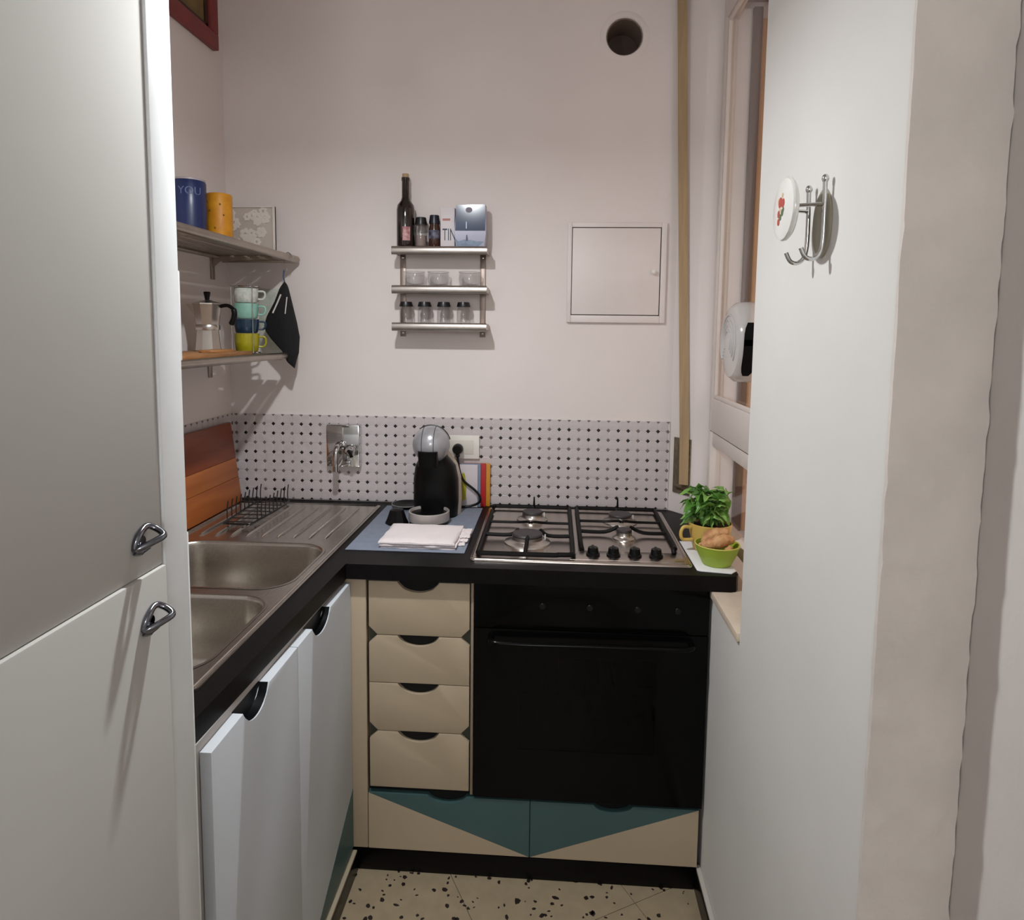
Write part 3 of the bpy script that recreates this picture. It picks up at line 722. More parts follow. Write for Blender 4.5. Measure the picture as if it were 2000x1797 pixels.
# stack of espresso cups in a wire stand
cupx, cupy = -.966, -.20
ws = thing('cup_stand', 'chrome wire stand holding a stack of four espresso cups', 'cup stand', (cupx, cupy, ZL))
ptube('base_ring', ws, CHROME, ring((cupx, cupy, ZL + .003), .04, 28), .0022, 6, True)
for a in (80, 200, 320):
    a = math.radians(a); ptube('upright', ws, CHROME, [(cupx + .043 * math.cos(a), cupy + .043 * math.sin(a), ZL + .002), (cupx + .043 * math.cos(a), cupy + .043 * math.sin(a), ZL + .207)], .0016, 6)
ptube('top_ring', ws, CHROME, ring((cupx, cupy, ZL + .207), .043, 28), .0018, 6, True)
cz = ZL + .0055
for lab, colr, alt, hgt, s in (('lime green espresso cup at the bottom of the stack', (170, 162, 22), (140, 128, 10), .058, 12), ('navy blue espresso cup second from the bottom of the stack', (22, 54, 78), (14, 40, 60), .044, 12),
                       ('mint green espresso cup below the white top cup', (126, 176, 160), (150, 196, 182), .048, 26), ('white dotted espresso cup on top of the stack', (216, 214, 206), (176, 186, 178), .046, 70)):
    cpt = thing('espresso_cup', lab, 'cup', (cupx, cupy, cz), 'stacked espresso cups')
    m_ = mat('cup_' + lab.split()[0], colr, .3, alt=alt, vscale=s, coat=.3)
    plathe('body', cpt, m_, [(0, 0), (.030, 0), (.033, .003), (.0365, hgt * .55), (.037, hgt - .001), (.035, hgt - .001), (.034, hgt * .5), (.028, .006), (0, .006)], (cupx, cupy, cz), 36)
    ptube('handle', cpt, m_, smoothpath([(cupx + .034, cupy + .012, cz + hgt * .8), (cupx + .050, cupy + .018, cz + hgt * .78), (cupx + .053, cupy + .019, cz + hgt * .5), (cupx + .046, cupy + .017, cz + hgt * .28), (cupx + .033, cupy + .011, cz + hgt * .28)], 5), .0032, 8)
    cz += hgt + .0005
bm = nb(); box(bm, -1.012, -.910, -.006, -.0008, 1.372, 1.592, .001)
put('patterned_card', bm, mat('card_green_white', (206, 206, 196), .6, alt=(176, 186, 174), vscale=30), None, 40, 'pale green and white card fixed to the back wall behind the espresso cups', 'card')
bm = nb(); box(bm, -.985, -.8845, -.90, -.71, ZL - .0003, ZL + .213, .004)
put('white_box', bm, PAPER, None, 40, 'plain white box on the lower shelf next to the tall cabinet', 'box')
# pouch on a hook
ph = thing('pot_holder', 'black fabric pot holder with two white stripes hanging from the upper shelf rail', 'pot holder', (-.875, -.10, 1.33))
ol = [(-.880, 1.612), (-.871, 1.60), (-.858, 1.545), (-.843, 1.48), (-.834, 1.43), (-.838, 1.375), (-.846, 1.352), (-.852, 1.328), (-.872, 1.345), (-.888, 1.38), (-.925, 1.42), (-.945, 1.448), (-.950, 1.468), (-.940, 1.50), (-.912, 1.55), (-.893, 1.595)]
bm = nb(); rs = []
ctr = Vector((-.885, 0, 1.46))
for k, (s, dy) in enumerate(((.80, .016), (.94, .012), (1.0, .0), (.94, -.012), (.80, -.016))):
    rs.append([Vector((ctr.x + (u - ctr.x) * s, -.105 + dy, ctr.z + (v - ctr.z) * s)) for u, v in ol])
loft(bm, rs); put('body', bm, BLKMAT, ph, 60)
STR = mat('stripe_white', (216, 210, 210), .7)
bm = nb(); tube(bm, [(-.886, -.1228, 1.568), (-.898, -.1228, 1.541), (-.914, -.1228, 1.508)], .0026, 6); put('stripe', bm, STR, ph)
bm = nb(); tube(bm, [(-.866, -.1228, 1.560), (-.869, -.1228, 1.536), (-.873, -.1228, 1.506)], .0018, 6); put('stripe', bm, STR, ph)
ptube('hanging_loop', ph, mat('loop_blue', (60, 82, 112), .7), [(-.880, -.105, 1.608), (-.884, -.104, 1.628), (-.881, -.104, 1.648)], .0024, 6)
ptube('shelf_hook', None, CHROME, smoothpath([(-.884, -.104, 1.642), (-.878, -.104, 1.640), (-.872, -.104, 1.65), (-.880, -.104, 1.668), (-.8825, -.104, 1.69), (-.868, -.104, 1.7035), (-.8525, -.104, 1.69), (-.856, -.104, 1.677)], 6), .0016, 6,
      label='small chrome hook over the upper shelf rail holding the pot holder', cat='hook')

# ------------------------------------------------------------------ spice shelf on the back wall
ss = thing('spice_rack', 'three-tier steel spice rack on the back wall', 'shelf', (-.375, -.05, 1.44))
RAIL = mat('rail_steel', (182, 174, 168), .28, 1., var=.04, vscale=30)
for x in (-.514, -.244): 
    s = pbox('upright', ss, mat('upright_steel', (140, 126, 118), .4, .9), x - .0095, x + .0095, -.004, -.0005, 1.437, 1.735, bev=.001)
    for z in (1.449, 1.70): plathe('screw', s, CHROME, [(0, -.0015), (.003, -.001), (.0035, 0)], (x, -.004, z), 12, 'y')
for z in (1.4555, 1.575, 1.6995):
    rs = []
    prof = [(-.097, 0), (-.0995, .002), (-.1015, .008), (-.1022, .0135), (-.1015, .019), (-.0995, .025), (-.097, .027), (-.0955, .027), (-.0955, 0)]
    bm = nb(); loft(bm, [[Vector((x, y, z + h_)) for y, h_ in prof] for x in (-.5295, -.2215)]); put('front_rail', bm, RAIL, ss, 50)
    tr = pbox('tray', ss, SHELFST, -.5275, -.2235, -.0953, -.0045, z + .022, z + .025, bev=0)
    for x in (-.5285, -.2245): pbox('end_plate', tr, SHELFST, x, x + .003, -.0953, -.0045, z + .006, z + .022, bev=0)
ZT = 1.7247
bt = thing('oil_bottle', 'tall dark glass oil bottle on the spice rack', 'bottle', (-.4935, -.05, ZT))
DGL = mat('bottle_dark', (24, 14, 10), .06, spec=.6, coat=.5)
plathe('glass', bt, DGL, [(0, 0), (.028, 0), (.0295, .003), (.0295, .122), (.027, .137), (.016, .152), (.0125, .162), (.012, .214), (.0135, .215), (.0135, .225), (0, .225)], (-.4935, -.05, ZT), 36)
plathe('cork', bt, mat('cork', (178, 150, 118), .8), [(0, .2252), (.0105, .2252), (.0105, .237), (0, .237)], (-.4935, -.05, ZT), 20)
bm = nb()
lab = [[Vector((-.4935 + .0302 * math.sin(a), -.05 - .0302 * math.cos(a), ZT + z)) for a in [math.radians(q) for q in range(-8, 46, 6)]] for z in (.022, .066)]
R_ = [[bm.verts.new(p) for p in q] for q in lab]
for i in range(len(R_[0]) - 1): bm.faces.new((R_[0][i], R_[0][i + 1], R_[1][i + 1], R_[1][i]))
put('label_patch', bm, mat('label_pink', (150, 84, 90), .5, alt=(200, 160, 160), vscale=80), bt, label='small pink paper label')
def jar(name, label, x, y, z, r, h, lid_h, capm, glassm, fill=None, group=None, lidr=1.):
    t = thing(name, label, 'jar', (x, y, z), group)
    plathe('glass', t, glassm, [(0, .001), (r * .9, .001), (r, .004), (r, h * .8), (r * .82, h), (r * .82, h + .002), (r * .74, h + .002), (r * .74, h), (r * .92, h * .78), (r * .92, .005), (0, .005)], (x, y, z), 28)
    plathe('lid', t, capm, [(0, h + .0025), (r * .98 * lidr, h + .0025), (r * 1.0 * lidr, h + lid_h * .3), (r * .84 * lidr, h + lid_h), (0, h + lid_h)], (x, y, z), 28)
    if fill: plathe('contents', t, fill, [(0, .006), (r * .88, .006), (r * .88, h * .55), (0, h * .6)], (x, y, z), 20)
    return t
CAPB = mat('cap_black', (18, 16, 22), .35)
jar('spice_grinder', 'clear spice grinder with black cap next to the oil bottle', -.4425, -.052, ZT, .0205, .072, .026, CAPB, GLASS, mat('pale_salt', (150, 132, 126), .8), lidr=.95)
sp2 = jar('spice_bottle', 'dark spice bottle with navy cap and label left of the paper packet', -.3985, -.052, ZT, .0185, .075, .030, mat('cap_navy', (22, 24, 40), .35), mat('brown_spice', (60, 34, 24), .15, coat=.4), lidr=.95)
plathe('label_band', sp2, mat('band_navy', (44, 46, 74), .5, alt=(120, 116, 130), vscale=60), [(.0188, .03), (.0189, .0305), (.0189, .056), (.0188, .0565)], (-.3985, -.052, ZT), 28)
bx = thing('paper_packet', 'white paper packet lettered TIN between spice bottle and blue box', 'packet', (-.352, -.05, ZT))
pbox('box', bx, mat('packet_white', (214, 206, 208), .6), -.376, -.330, -.068, -.032, ZT, ZT + .128, bev=.001)
text('lettering', 'TIN', .044, mat('packet_letters', (58, 64, 88), .6), bx, FRONT(-.3475, -.0683, ZT + .040) @ Matrix.Diagonal((.62, 1.25, 1, 1)))
pbox('red_mark', bx, mat('packet_red', (176, 120, 112), .6), -.369, -.344, -.0685, -.068, ZT + .086, ZT + .093, bev=0)
sb_ = thing('salt_box', 'navy and white salt carton with sea picture at the right end of the spice rack', 'carton', (-.278, -.055, ZT))
xa, xb = -.3275, -.2275
prm = [(xa + .004, ZT), (xb - .004, ZT), (xb, ZT + .045), (xb - .002, ZT + .135), (xa + .005, ZT + .133), (xa, ZT + .045)]
pprism('carton', sb_, mat('carton_pale', (176, 176, 196), .4), prm, 'y', -.085, -.035, .0008)
pprism('navy_panel', sb_, mat('carton_navy', (24, 42, 80), .14, var=.1), [(xa + .002, ZT + .052), (xb - .0015, ZT + .052), (xb - .002, ZT + .1345), (xa + .005, ZT + .1325)], 'y', -.0856, -.085)
pprism('sea_picture', sb_, mat('carton_sea', (74, 92, 124), .4, alt=(110, 130, 152), vscale=50), [(xa + .006, ZT + .002), (xb - .024, ZT + .002), (xb - .006, ZT + .018), (xb - .03, ZT + .019), (xb - .048, ZT + .023), (xa + .046, ZT + .022), (xa + .030, ZT + .024), (xa + .012, ZT + .018), (xa + .001, ZT + .03)], 'y', -.0855, -.085)
pprism('tower_picture', sb_, mat('carton_tower', (62, 62, 92), .5), [(xa + .036, ZT + .020), (xa + .044, ZT + .020), (xa + .041, ZT + .038), (xa + .038, ZT + .040)], 'y', -.0857, -.085)
text('lettering', 'I', .032, mat('carton_letter', (190, 200, 216), .5), sb_, FRONT(xa + .038, -.0858, ZT + .068))
pprism('crest', sb_, mat('carton_crest', (106, 98, 116), .5), [(xa + .046 + .011 * math.cos(a), ZT + .117 + .009 * math.sin(a)) for a in [k * PI / 6 for k in range(12)]], 'y', -.0859, -.0856)
# little glass pots on the middle tier
ZM = 1.6002
gp0 = None
for x, lb_ in ((-.466, 'short clear glass pot at the left of the middle rack tier'), (-.386, 'short clear glass pot in the centre of the middle rack tier'), (-.283, 'short clear glass pot at the right of the middle rack tier')):
    if gp0 is None:
        gp0 = thing('glass_pot', lb_, 'glass', (x, -.05, ZM), 'glass pots on the middle tier')
        plathe('bowl', gp0, GLASS, [(0, .0), (.026, 0), (.033, .005), (.036, .025), (.034, .045), (.0355, .048), (.033, .048), (.0315, .044), (.0335, .025), (.030, .007), (0, .004)], (x, -.05, ZM), 32)
        ptube('rim_ring', gp0, GLASS, ring((x, -.05, ZM + .048), .0345, 28), .0016, 6, True)
    else: copy_tree(gp0, (x, -.05, ZM), lb_, 'glass pots on the middle tier')
# four black lidded jars on the bottom tier
ZB = 1.4807; j0 = None
for x, lb_ in ((-.492, 'small black-lidded glass jar first from the left on the bottom tier'), (-.4305, 'small black-lidded glass jar second from the left on the bottom tier'), (-.3665, 'small black-lidded glass jar third from the left on the bottom tier'), (-.3015, 'small black-lidded glass jar fourth from the left on the bottom tier')):
    if j0 is None: j0 = jar('spice_jar', lb_, x, -.055, ZB, .0225, .052, .018, CAPB, GLASS, group='black-lidded jars on the bottom tier')
    else: copy_tree(j0, (x, -.055, ZB), lb_, 'black-lidded jars on the bottom tier')

# ------------------------------------------------------------------ wall mixer tap
tp = thing('wall_tap', 'chrome wall mixer with square box plate above the sink drainer', 'tap', (-.715, -.02, .99))
pbox('box_plate', tp, CHROME, -.774, -.659, -.036, -.0066, .990, 1.135, bev=.004)
ptube('spout', tp, CHROME, smoothpath([(-.722, -.036, 1.062), (-.722, -.062, 1.068), (-.723, -.082, 1.058), (-.724, -.088, 1.03), (-.725, -.088, .985)], 6), [.013] * 6 + [.010] * 19, 14)
plathe('lever_cap', tp, CHROME, [(0, -.030), (.012, -.029), (.018, -.022), (.019, 0)], (-.688, -.036, 1.05), 24, 'y')
ptube('lever', tp, BLKPL, smoothpath([(-.688, -.062, 1.05), (-.678, -.075, 1.045), (-.672, -.085, 1.035)], 5), .006, 10)
pbox('lower_clip', tp, CHROME, -.712, -.688, -.047, -.036, .997, 1.012, bev=.002)

# ------------------------------------------------------------------ cutting board
cb = thing('cutting_board', 'orange brown wooden chopping board leaning on the left wall behind the sink', 'chopping board', (-1.065, -.235, ZC + .006))
for k, (za, zb, ca, cb_) in enumerate(((0, .085, (172, 98, 42), (150, 78, 34)), (.085, .15, (160, 88, 40), (176, 104, 52)), (.15, .272, (118, 56, 30), (138, 66, 34)))):
    bm = nb(); box(bm, -1.088, -1.070, -.405, -.068, ZC + .006 + za + .0002, ZC + .006 + zb - .0002, bev=.002)
    xf(bm.verts[:], rotm(-7.0, 'Y', (-1.070, 0, ZC + .006))); xf(bm.verts[:], Matrix.Translation((.012, 0, .0035)))
    put('plank', bm, mat('chopping_wood_%d' % k, ca, .42, alt=cb_, vscale=6, stretch=(3, .5, 4)), cb)
# ------------------------------------------------------------------ wire dish rack
dk = thing('dish_rack', 'small black wire plate rack on the sink drainer', 'dish rack', (-.935, -.21, ZC + .01))
WIRE = mat('wire_black', (20, 17, 16), .3)
zr = ZC + .0165
ptube('base_frame', dk, WIRE, smoothpath([(-.985, -.085, zr), (-.978, -.34, zr), (-.965, -.36, zr), (-.905, -.362, zr), (-.892, -.345, zr), (-.888, -.085, zr)], 4, True), .0032, 8, True)
for x in (-.984, -.890):
    for k in range(9):
        y = -.09 - k * .029
        ptube('tine', dk, WIRE, smoothpath([(x, y, zr), (x - .002, y + .004, zr + .03), (x, y + .008, zr + .056)], 3), .0018, 6)
for k in range(7):
    y = -.10 - k * .04; ptube('cross_wire', dk, WIRE, [(-.984, y, zr), (-.890, y, zr)], .0016, 6)
for x, y in ((-.980, -.33), (-.894, -.33), (-.984, -.095), (-.889, -.095)):
    ptube('foot', dk, WIRE, [(x, y, zr), (x, y, ZC + .0112)], .003, 6)

# ------------------------------------------------------------------ socket, plug, coffee machine
so = thing('wall_socket', 'white double socket plate on the tiles behind the coffee machine', 'socket', (-.31, -.01, 1.024))
pbox('plate', so, WHITEPL, -.371, -.251, -.0155, -.0066, 1.024, 1.104, bev=.002)
pbox('insert', so, mat('socket_insert', (214, 208, 198), .5), -.352, -.270, -.0172, -.0156, 1.040, 1.088, bev=.0006)
cm = thing('coffee_machine', 'silver and black capsule coffee machine on the blue mat', 'coffee machine', (-.372, -.17, ZC + .0025))
CX, CZ = -.372, ZC + .0025
SILV = mat('machine_silver', (168, 168, 172), .25, .35, var=.03, coat=.4)
CRM = mat('machine_cream', (190, 180, 164), .4)
def ell(cx, cy, rx, ry, z, n=36, e=2.4):
    o = []
    for i in range(n):
        a = 2 * PI * i / n; ca, sa_ = math.cos(a), math.sin(a)
        o.append(Vector((cx + rx * abs(ca) ** (2 / e) * math.copysign(1, ca), cy + ry * abs(sa_) ** (2 / e) * math.copysign(1, sa_), z)))
    return o
bm = nb(); loft(bm, [ell(CX + .002, -.118, .072, .05, CZ), ell(CX + .002, -.118, .0745, .052, CZ + .05), ell(CX + .001, -.122, .073, .05, CZ + .12), ell(CX, -.128, .063, .045, CZ + .165), ell(CX - .004, -.135, .044, .04, CZ + .20), ell(CX - .006, -.14, .03, .035, CZ + .225)])
put('back_shell', bm, CRM, cm, 50)
bm = nb(); loft(bm, [ell(CX - .002, -.148, .069, .052, CZ), ell(CX - .002, -.15, .0725, .056, CZ + .05), ell(CX - .002, -.152, .072, .057, CZ + .12), ell(CX - .003, -.155, .064, .053, CZ + .165), ell(CX - .006, -.16, .044, .048, CZ + .195), ell(CX - .008, -.165, .034, .045, CZ + .225)])
put('body', bm, BLKPL, cm, 50)
hc = Vector((CX - .010, -.195, CZ + .238)); HRr = .059
plathe('head', cm, SILV, [(HRr * math.sin(math.radians(a)), HRr * math.cos(math.radians(a))) for a in range(0, 181, 9)], hc, 40, smooth=60)
bm = nb(); loft(bm, [ell(hc.x - .002, hc.y - .034, .030, .026, hc.z - .062, 24, 4), ell(hc.x - .002, hc.y - .038, .031, .028, hc.z - .014, 24, 4)]); put('outlet_block', bm, BLKPL, cm, 40)
SEAM = mat('seam_dark', (66, 62, 66), .5)
for s in (-.021, .016):
    q = math.sqrt(HRr ** 2 - s ** 2) + .0004
    ptube('seam', cm, SEAM, [(hc.x + s, hc.y - q * math.cos(a), hc.z + q * math.sin(a)) for a in [math.radians(k) for k in range(-14, 100, 6)]], .0011, 6)
ptube('lever', cm, mat('lever_black', (40, 32, 36), .4), [(hc.x + (HRr + .0015) * math.cos(a), hc.y + .006, hc.z + (HRr + .0015) * math.sin(a)) for a in [math.radians(k) for k in range(15, 130, 6)]], .0016, 6)
tyc = -.243
plathe('tray_base', cm, BLKPL, [(0, 0), (.057, 0), (.0605, .002), (.0605, .0105), (0, .0105)], (CX - .008, tyc, CZ), 40)
plathe('drip_tray', cm, mat('tray_silver', (176, 168, 164), .35, .2), [(.055, .0106), (.0625, .0106), (.063, .013), (.063, .038), (.0615, .0395), (.0585, .0395), (.0575, .038), (.0575, .013)], (CX - .008, tyc, CZ), 44)
plathe('drip_grid', cm, BLKPL, [(0, .031), (.0572, .031), (.0572, .026), (0, .026)], (CX - .008, tyc, CZ), 40)
pc = thing('power_cord', 'black cable and plug from the coffee machine to the socket', 'cable', (-.30, -.03, ZC))
plathe('plug', pc, BLKPL, [(0, -.034), (.013, -.034), (.017, -.028), (.018, -.008), (.016, 0), (0, 0)], (-.322, -.0175, 1.060), 24, 'y')
ptube('cable', pc, BLKPL, smoothpath([(-.322, -.040, 1.048), (-.320, -.043, 1.025), (-.314, -.046, .99), (-.298, -.05, .955), (-.262, -.055, .927), (-.243, -.058, .905), (-.245, -.06, .886), (-.268, -.06, .874), (-.300, -.062, .8685), (-.325, -.06, .868)], 8), [.0075] * 6 + [.004] * 67, 8)
# mat, cloth and bits around the machine
bm = nb(); box(bm, -.560, -.2335, -.514, -.052, ZC + .0003, ZC + .0022, .0006)
put('place_mat', bm, mat('mat_blue_grey', (128, 136, 152), .75, var=.05, vscale=40, bump=.15, bscale=500), None, 40, 'blue grey place mat under the coffee machine', 'mat')
nk = thing('folded_napkin', 'white folded cloth lying on the blue mat in front of the coffee machine', 'cloth', (-.365, -.40, ZC + .0024))
def cloth(bm, x0, x1, y0, y1, z, t, sd_, amp):
    n, m = 24, 12; g1 = []; g0 = []
    for j in range(m + 1):
        r1 = []; r0 = []
        for i in range(n + 1):
            u, v = i / n, j / m
            x = x0 + (x1 - x0) * u + amp * noise.noise((v * 4, sd_, u * 2)); y = y0 + (y1 - y0) * v + amp * noise.noise((u * 5, sd_ + 3, v))
            e = min(u, 1 - u, v, 1 - v); rd = t * (1 - math.exp(-e * 26)) if e < .3 else t
            w = amp * .35 * noise.noise((u * 4, v * 3, sd_))
            r1.append(bm.verts.new((x, y, z + t * .45 + rd * .55 + max(w, -.001)))); r0.append(bm.verts.new((x, y, z)))
        g1.append(r1); g0.append(r0)
    for j in range(m):
        for i in range(n): bm.faces.new((g1[j][i], g1[j][i + 1], g1[j + 1][i + 1], g1[j + 1][i])); bm.faces.new((g0[j][i], g0[j + 1][i], g0[j + 1][i + 1], g0[j][i + 1]))
    for i in range(n): bm.faces.new((g1[0][i], g0[0][i], g0[0][i + 1], g1[0][i + 1])); bm.faces.new((g1[m][i], g1[m][i + 1], g0[m][i + 1], g0[m][i]))
    for j in range(m): bm.faces.new((g1[j][0], g1[j + 1][0], g0[j + 1][0], g0[j][0])); bm.faces.new((g1[j][n], g0[j][n], g0[j + 1][n], g1[j + 1][n]))
zc = ZC + .0024
for (a, t_, s_) in (((-.468, -.262, -.492, -.325), .006, 1.), ((-.470, -.258, -.496, -.327), .006, 5.), ((-.473, -.262, -.499, -.321), .009, 9.)):
    bm = nb(); cloth(bm, *a, zc, t_, s_, .006); put('cloth_layer', bm, WHITECL, nk, 70); zc += t_ + .0008
for k in range(3):
    bm = nb(); cloth(bm, -.262, -.240 + .004 * k, -.46 + .02 * k, -.335, ZC + .004 + .005 * k, .003, 20. + k, .008); put('fold', bm, WHITECL, nk, 70)
bm = nb(); lathe(bm, [(0, 0), (.036, 0), (.036, .004), (.030, .016), (.024, .034), (.021, .042), (.012, .046), (0, .046)], (-.478, -.255, ZC + .0024), 9, 1.0, 1.0)
put('capsule_holder', bm, BLKPL, None, 30, 'small black plastic holder on the mat left of the drip tray', 'holder')
t = thing('saucer', 'black dish with pale rim at the back of the worktop behind the mat', 'dish', (-.50, -.075, ZC + .0024))
plathe('dish', t, BLKPL, [(0, 0), (.030, 0), (.034, .002), (.050, .011), (.051, .012), (.049, .0125), (.032, .004), (0, .004)], (-.489, -.066, ZC + .0024), 36)
ptube('rim', t, mat('rim_grey', (150, 148, 146), .4), ring((-.489, -.066, ZC + .0148), .0503, 36), .0011, 6, True)
# booklets against the tiles
for k, (lab, xx0, xx1, h_, colr) in enumerate((('orange booklet furthest right of the upright booklets by the socket', -.300, -.2125, .148, (206, 140, 40)), ('red booklet in front of the orange one by the socket', -.305, -.2265, .149, (176, 30, 36)), ('blue grey booklet in front of the red one by the socket', -.312, -.2435, .149, (116, 134, 156)), ('white booklet with yellow green picture nearest the coffee machine', -.318, -.253, .146, (206, 196, 200)))):
    t = thing('booklet', lab, 'booklet', ((xx0 + xx1) / 2, -.012, ZC + .0005), 'booklets against the tiles')
    ya = -.0138 - k * .0066
    pbox('cover', t, mat('cover_' + lab.split()[0], colr, .5, var=.05), xx0, xx1, ya - .0062, ya, ZC + .0005, ZC + h_, bev=.0008)
    if k == 3:
        pprism('printed_shape', t, mat('print_green', (164, 158, 34), .5), [(-.313, ZC + .02), (-.294, ZC + .025), (-.290, ZC + .075), (-.297, ZC + .115), (-.304, ZC + .12), (-.313, ZC + .08)], 'y', ya - .0066, ya - .0062)

# ------------------------------------------------------------------ pots at the window end
bm = nb(); prism(bm, [(.366, -.352), (.367, -.586), (.375, -.592), (.449, -.604), (.4645, -.585), (.4645, -.352)], 'z', ZC + .0004, ZC + .003, .0006)
put('paper_sheet', bm, PAPER, None, 40, 'white paper sheet under the green bowl at the worktop end', 'paper')
gb = thing('green_bowl', 'lime green bowl of ginger roots at the worktop end', 'bowl', (.428, -.535, ZC + .0032))
LIME = mat('bowl_lime', (160, 184, 58), .45, var=.06, vscale=12)
bz = ZC + .0032
plathe('shell', gb, LIME, [(0, 0), (.034, 0), (.037, .002), (.050, .030), (.0555, .050), (.0565, .0535), (.0545, .0535), (.052, .048), (.046, .028), (.034, .005), (0, .004)], (.4275, -.535, bz), 44)
ptube('rim', gb, mat('bowl_rim', (200, 196, 96), .45), ring((.4275, -.535, bz + .053), .0557, 44), .0018, 8, True)
GING = mat('ginger', (214, 166, 116), .7, alt=(180, 122, 80), vscale=40, bump=.3, bscale=120)
def root(name, lab, pts, rr):
    bm = nb(); sm = smoothpath(pts, 6); n = len(sm); rads = []
    for i in range(n):
        t = i / (n - 1); k = t * (len(rr) - 1); a = int(min(k, len(rr) - 2)); rads.append((rr[a] + (rr[a + 1] - rr[a]) * (k - a)) * (1 + .07 * math.sin(i * 1.3) + .05 * random.uniform(-1, 1)))
    tube(bm, sm, rads, 12); put(name, bm, GING, None, 60, lab, 'ginger', 'ginger roots in the green bowl')
b0 = bz + .02
root('ginger_root', 'largest ginger root lying across the green bowl', [(.388, -.545, b0 + .028), (.405, -.552, b0 + .036), (.430, -.548, b0 + .042), (.452, -.542, b0 + .046), (.466, -.538, b0 + .040)], [.006, .014, .017, .014, .007])
root('ginger_root', 'ginger root behind the largest root, leaning up from the green bowl', [(.395, -.512, b0 + .026), (.415, -.505, b0 + .042), (.440, -.503, b0 + .050), (.462, -.510, b0 + .058)], [.007, .016, .016, .007])
root('ginger_root', 'small stubby ginger root at the front right of the green bowl', [(.437, -.570, b0 + .010), (.448, -.566, b0 + .024), (.456, -.560, b0 + .032)], [.006, .011, .006])
root('ginger_root', 'thin ginger root at the left of the green bowl', [(.383, -.525, b0 + .024), (.397, -.530, b0 + .030), (.408, -.532, b0 + .024)], [.004, .008, .004])
yp = thing('potted_basil', 'leafy green basil plant in a yellow cup with a handle by the window', 'plant', (.425, -.425, ZC + .0032))
YC = mat('cup_yellow', (214, 180, 96), .4, var=.06, vscale=10)
plathe('cup', yp, YC, [(0, 0), (.040, 0), (.044, .004), (.055, .05), (.0585, .076), (.0565, .077), (.053, .05), (.041, .008), (0, .007)], (.4345, -.4185, bz), 40)
ptube('cup_handle', yp, YC, smoothpath([(.379, -.438, bz + .066), (.359, -.444, bz + .068), (.351, -.446, bz + .052), (.357, -.444, bz + .034), (.384, -.437, bz + .032)], 6), .0048, 10)
plathe('soil', yp, mat('soil', (66, 46, 32), .95, var=.2, vscale=60), [(0, .066), (.0535, .066), (.053, .060), (0, .060)], (.4345, -.4185, bz), 28)
LEAF = [mat('leaf_a', (88, 138, 54), .38, var=.15, vscale=30, sub=.1), mat('leaf_b', (128, 174, 84), .35, var=.15, vscale=30, sub=.1), mat('leaf_c', (66, 112, 42), .42, var=.15, vscale=30, sub=.1)]
def leafmesh(m, w, ln, cup, droop):
    bm = nb(); n = 8; rows = []
    for i in range(n + 1):
        t = i / n; wd = w * math.sin(PI * t ** .8) * (1 - .25 * t); y = ln * t; z = -droop * t * t + .15 * ln * math.sin(PI * t)
        rows.append([bm.verts.new((s * wd * .5, y, z + cup * wd * abs(s) ** 1.5 + .002 * math.sin(i * 2.4) * abs(s))) for s in (-1, -.5, 0, .5, 1)])
    for a, b in zip(rows, rows[1:]):
        for k in range(4): bm.faces.new((a[k], a[k + 1], b[k + 1], b[k]))
    bmesh.ops.remove_doubles(bm, verts=bm.verts[:], dist=1e-5)
    bmesh.ops.solidify(bm, geom=bm.faces[:], thickness=.0004)
    me = bpy.data.meshes.new('leaf'); bm.to_mesh(me); bm.free(); me.materials.append(m)
    for p in me.polygons: p.use_smooth = True
    return me
LM = [leafmesh(LEAF[i % 3], w, l, c_, d_) for i, (w, l, c_, d_) in enumerate(((.024, .038, .2, .016), (.028, .042, .3, .012), (.020, .034, .15, .020), (.030, .046, .25, .024), (.026, .040, -.2, .018), (.022, .036, .3, .008)))]
bc = Vector((.4285, -.416, bz + .074))
stems = []
for k in range(18):
    a = 2 * PI * k / 18 + random.uniform(-.2, .2); r = random.uniform(.008, .034); top = bc + Vector((math.cos(a) * (r + .022), math.sin(a) * (r + .02), random.uniform(.035, .088)))
    base = Vector((.4345 + .5 * r * math.cos(a), -.4185 + .5 * r * math.sin(a), bz + .070))
    ptube('stem', yp, mat('stem_green', (110, 150, 70), .5), smoothpath([base, (base + top) / 2 + Vector((0, 0, .008)), top], 4), .0016, 6); stems.append((base, top))
def place_leaf(p, az, el, ro, sc, i):
    if p.y + math.cos(az) * .046 * sc < -.470 and p.z < bz + .14: return
    o = bpy.data.objects.new('leaf', LM[i]); COL.objects.link(o); o.parent = yp; o.matrix_parent_inverse = Matrix.Translation(-WL[yp])
    o.location = p; o.rotation_euler = (el, ro, az); o.scale = (sc, sc, sc)
for base, top in stems:
    for lv in range(4):
        p = base.lerp(top, 1 - lv * .22); a0 = random.random() * 6
        for q in range(4 if lv == 0 else 3):
            az = a0 + q * PI / 2 + random.uniform(-.4, .4)
            dirx = -math.sin(az) * .04
            if p.x + dirx > .482: continue
            place_leaf(p, az, random.uniform(-.1, .7) if lv == 0 else random.uniform(-.8, .2), random.uniform(-.4, .4), random.uniform(.85, 1.15) * (1 - .1 * lv), random.randrange(6))
for k in range(18):
    a = 2 * PI * k / 18 + random.uniform(-.15, .15)
    if math.cos(a) > .75: continue
    place_leaf(Vector((.4325 + .036 * math.cos(a), -.418 + .034 * math.sin(a), bz + .080 + random.uniform(0, .012))), a - PI / 2, random.uniform(-.25, .1), random.uniform(-.4, .4), random.uniform(.95, 1.2), random.randrange(6))
bm = nb(); pts = []
me = leafmesh(mat('leaf_pale', (128, 180, 74), .4, var=.1, vscale=20, sub=.1), .05, .085, .15, .03)
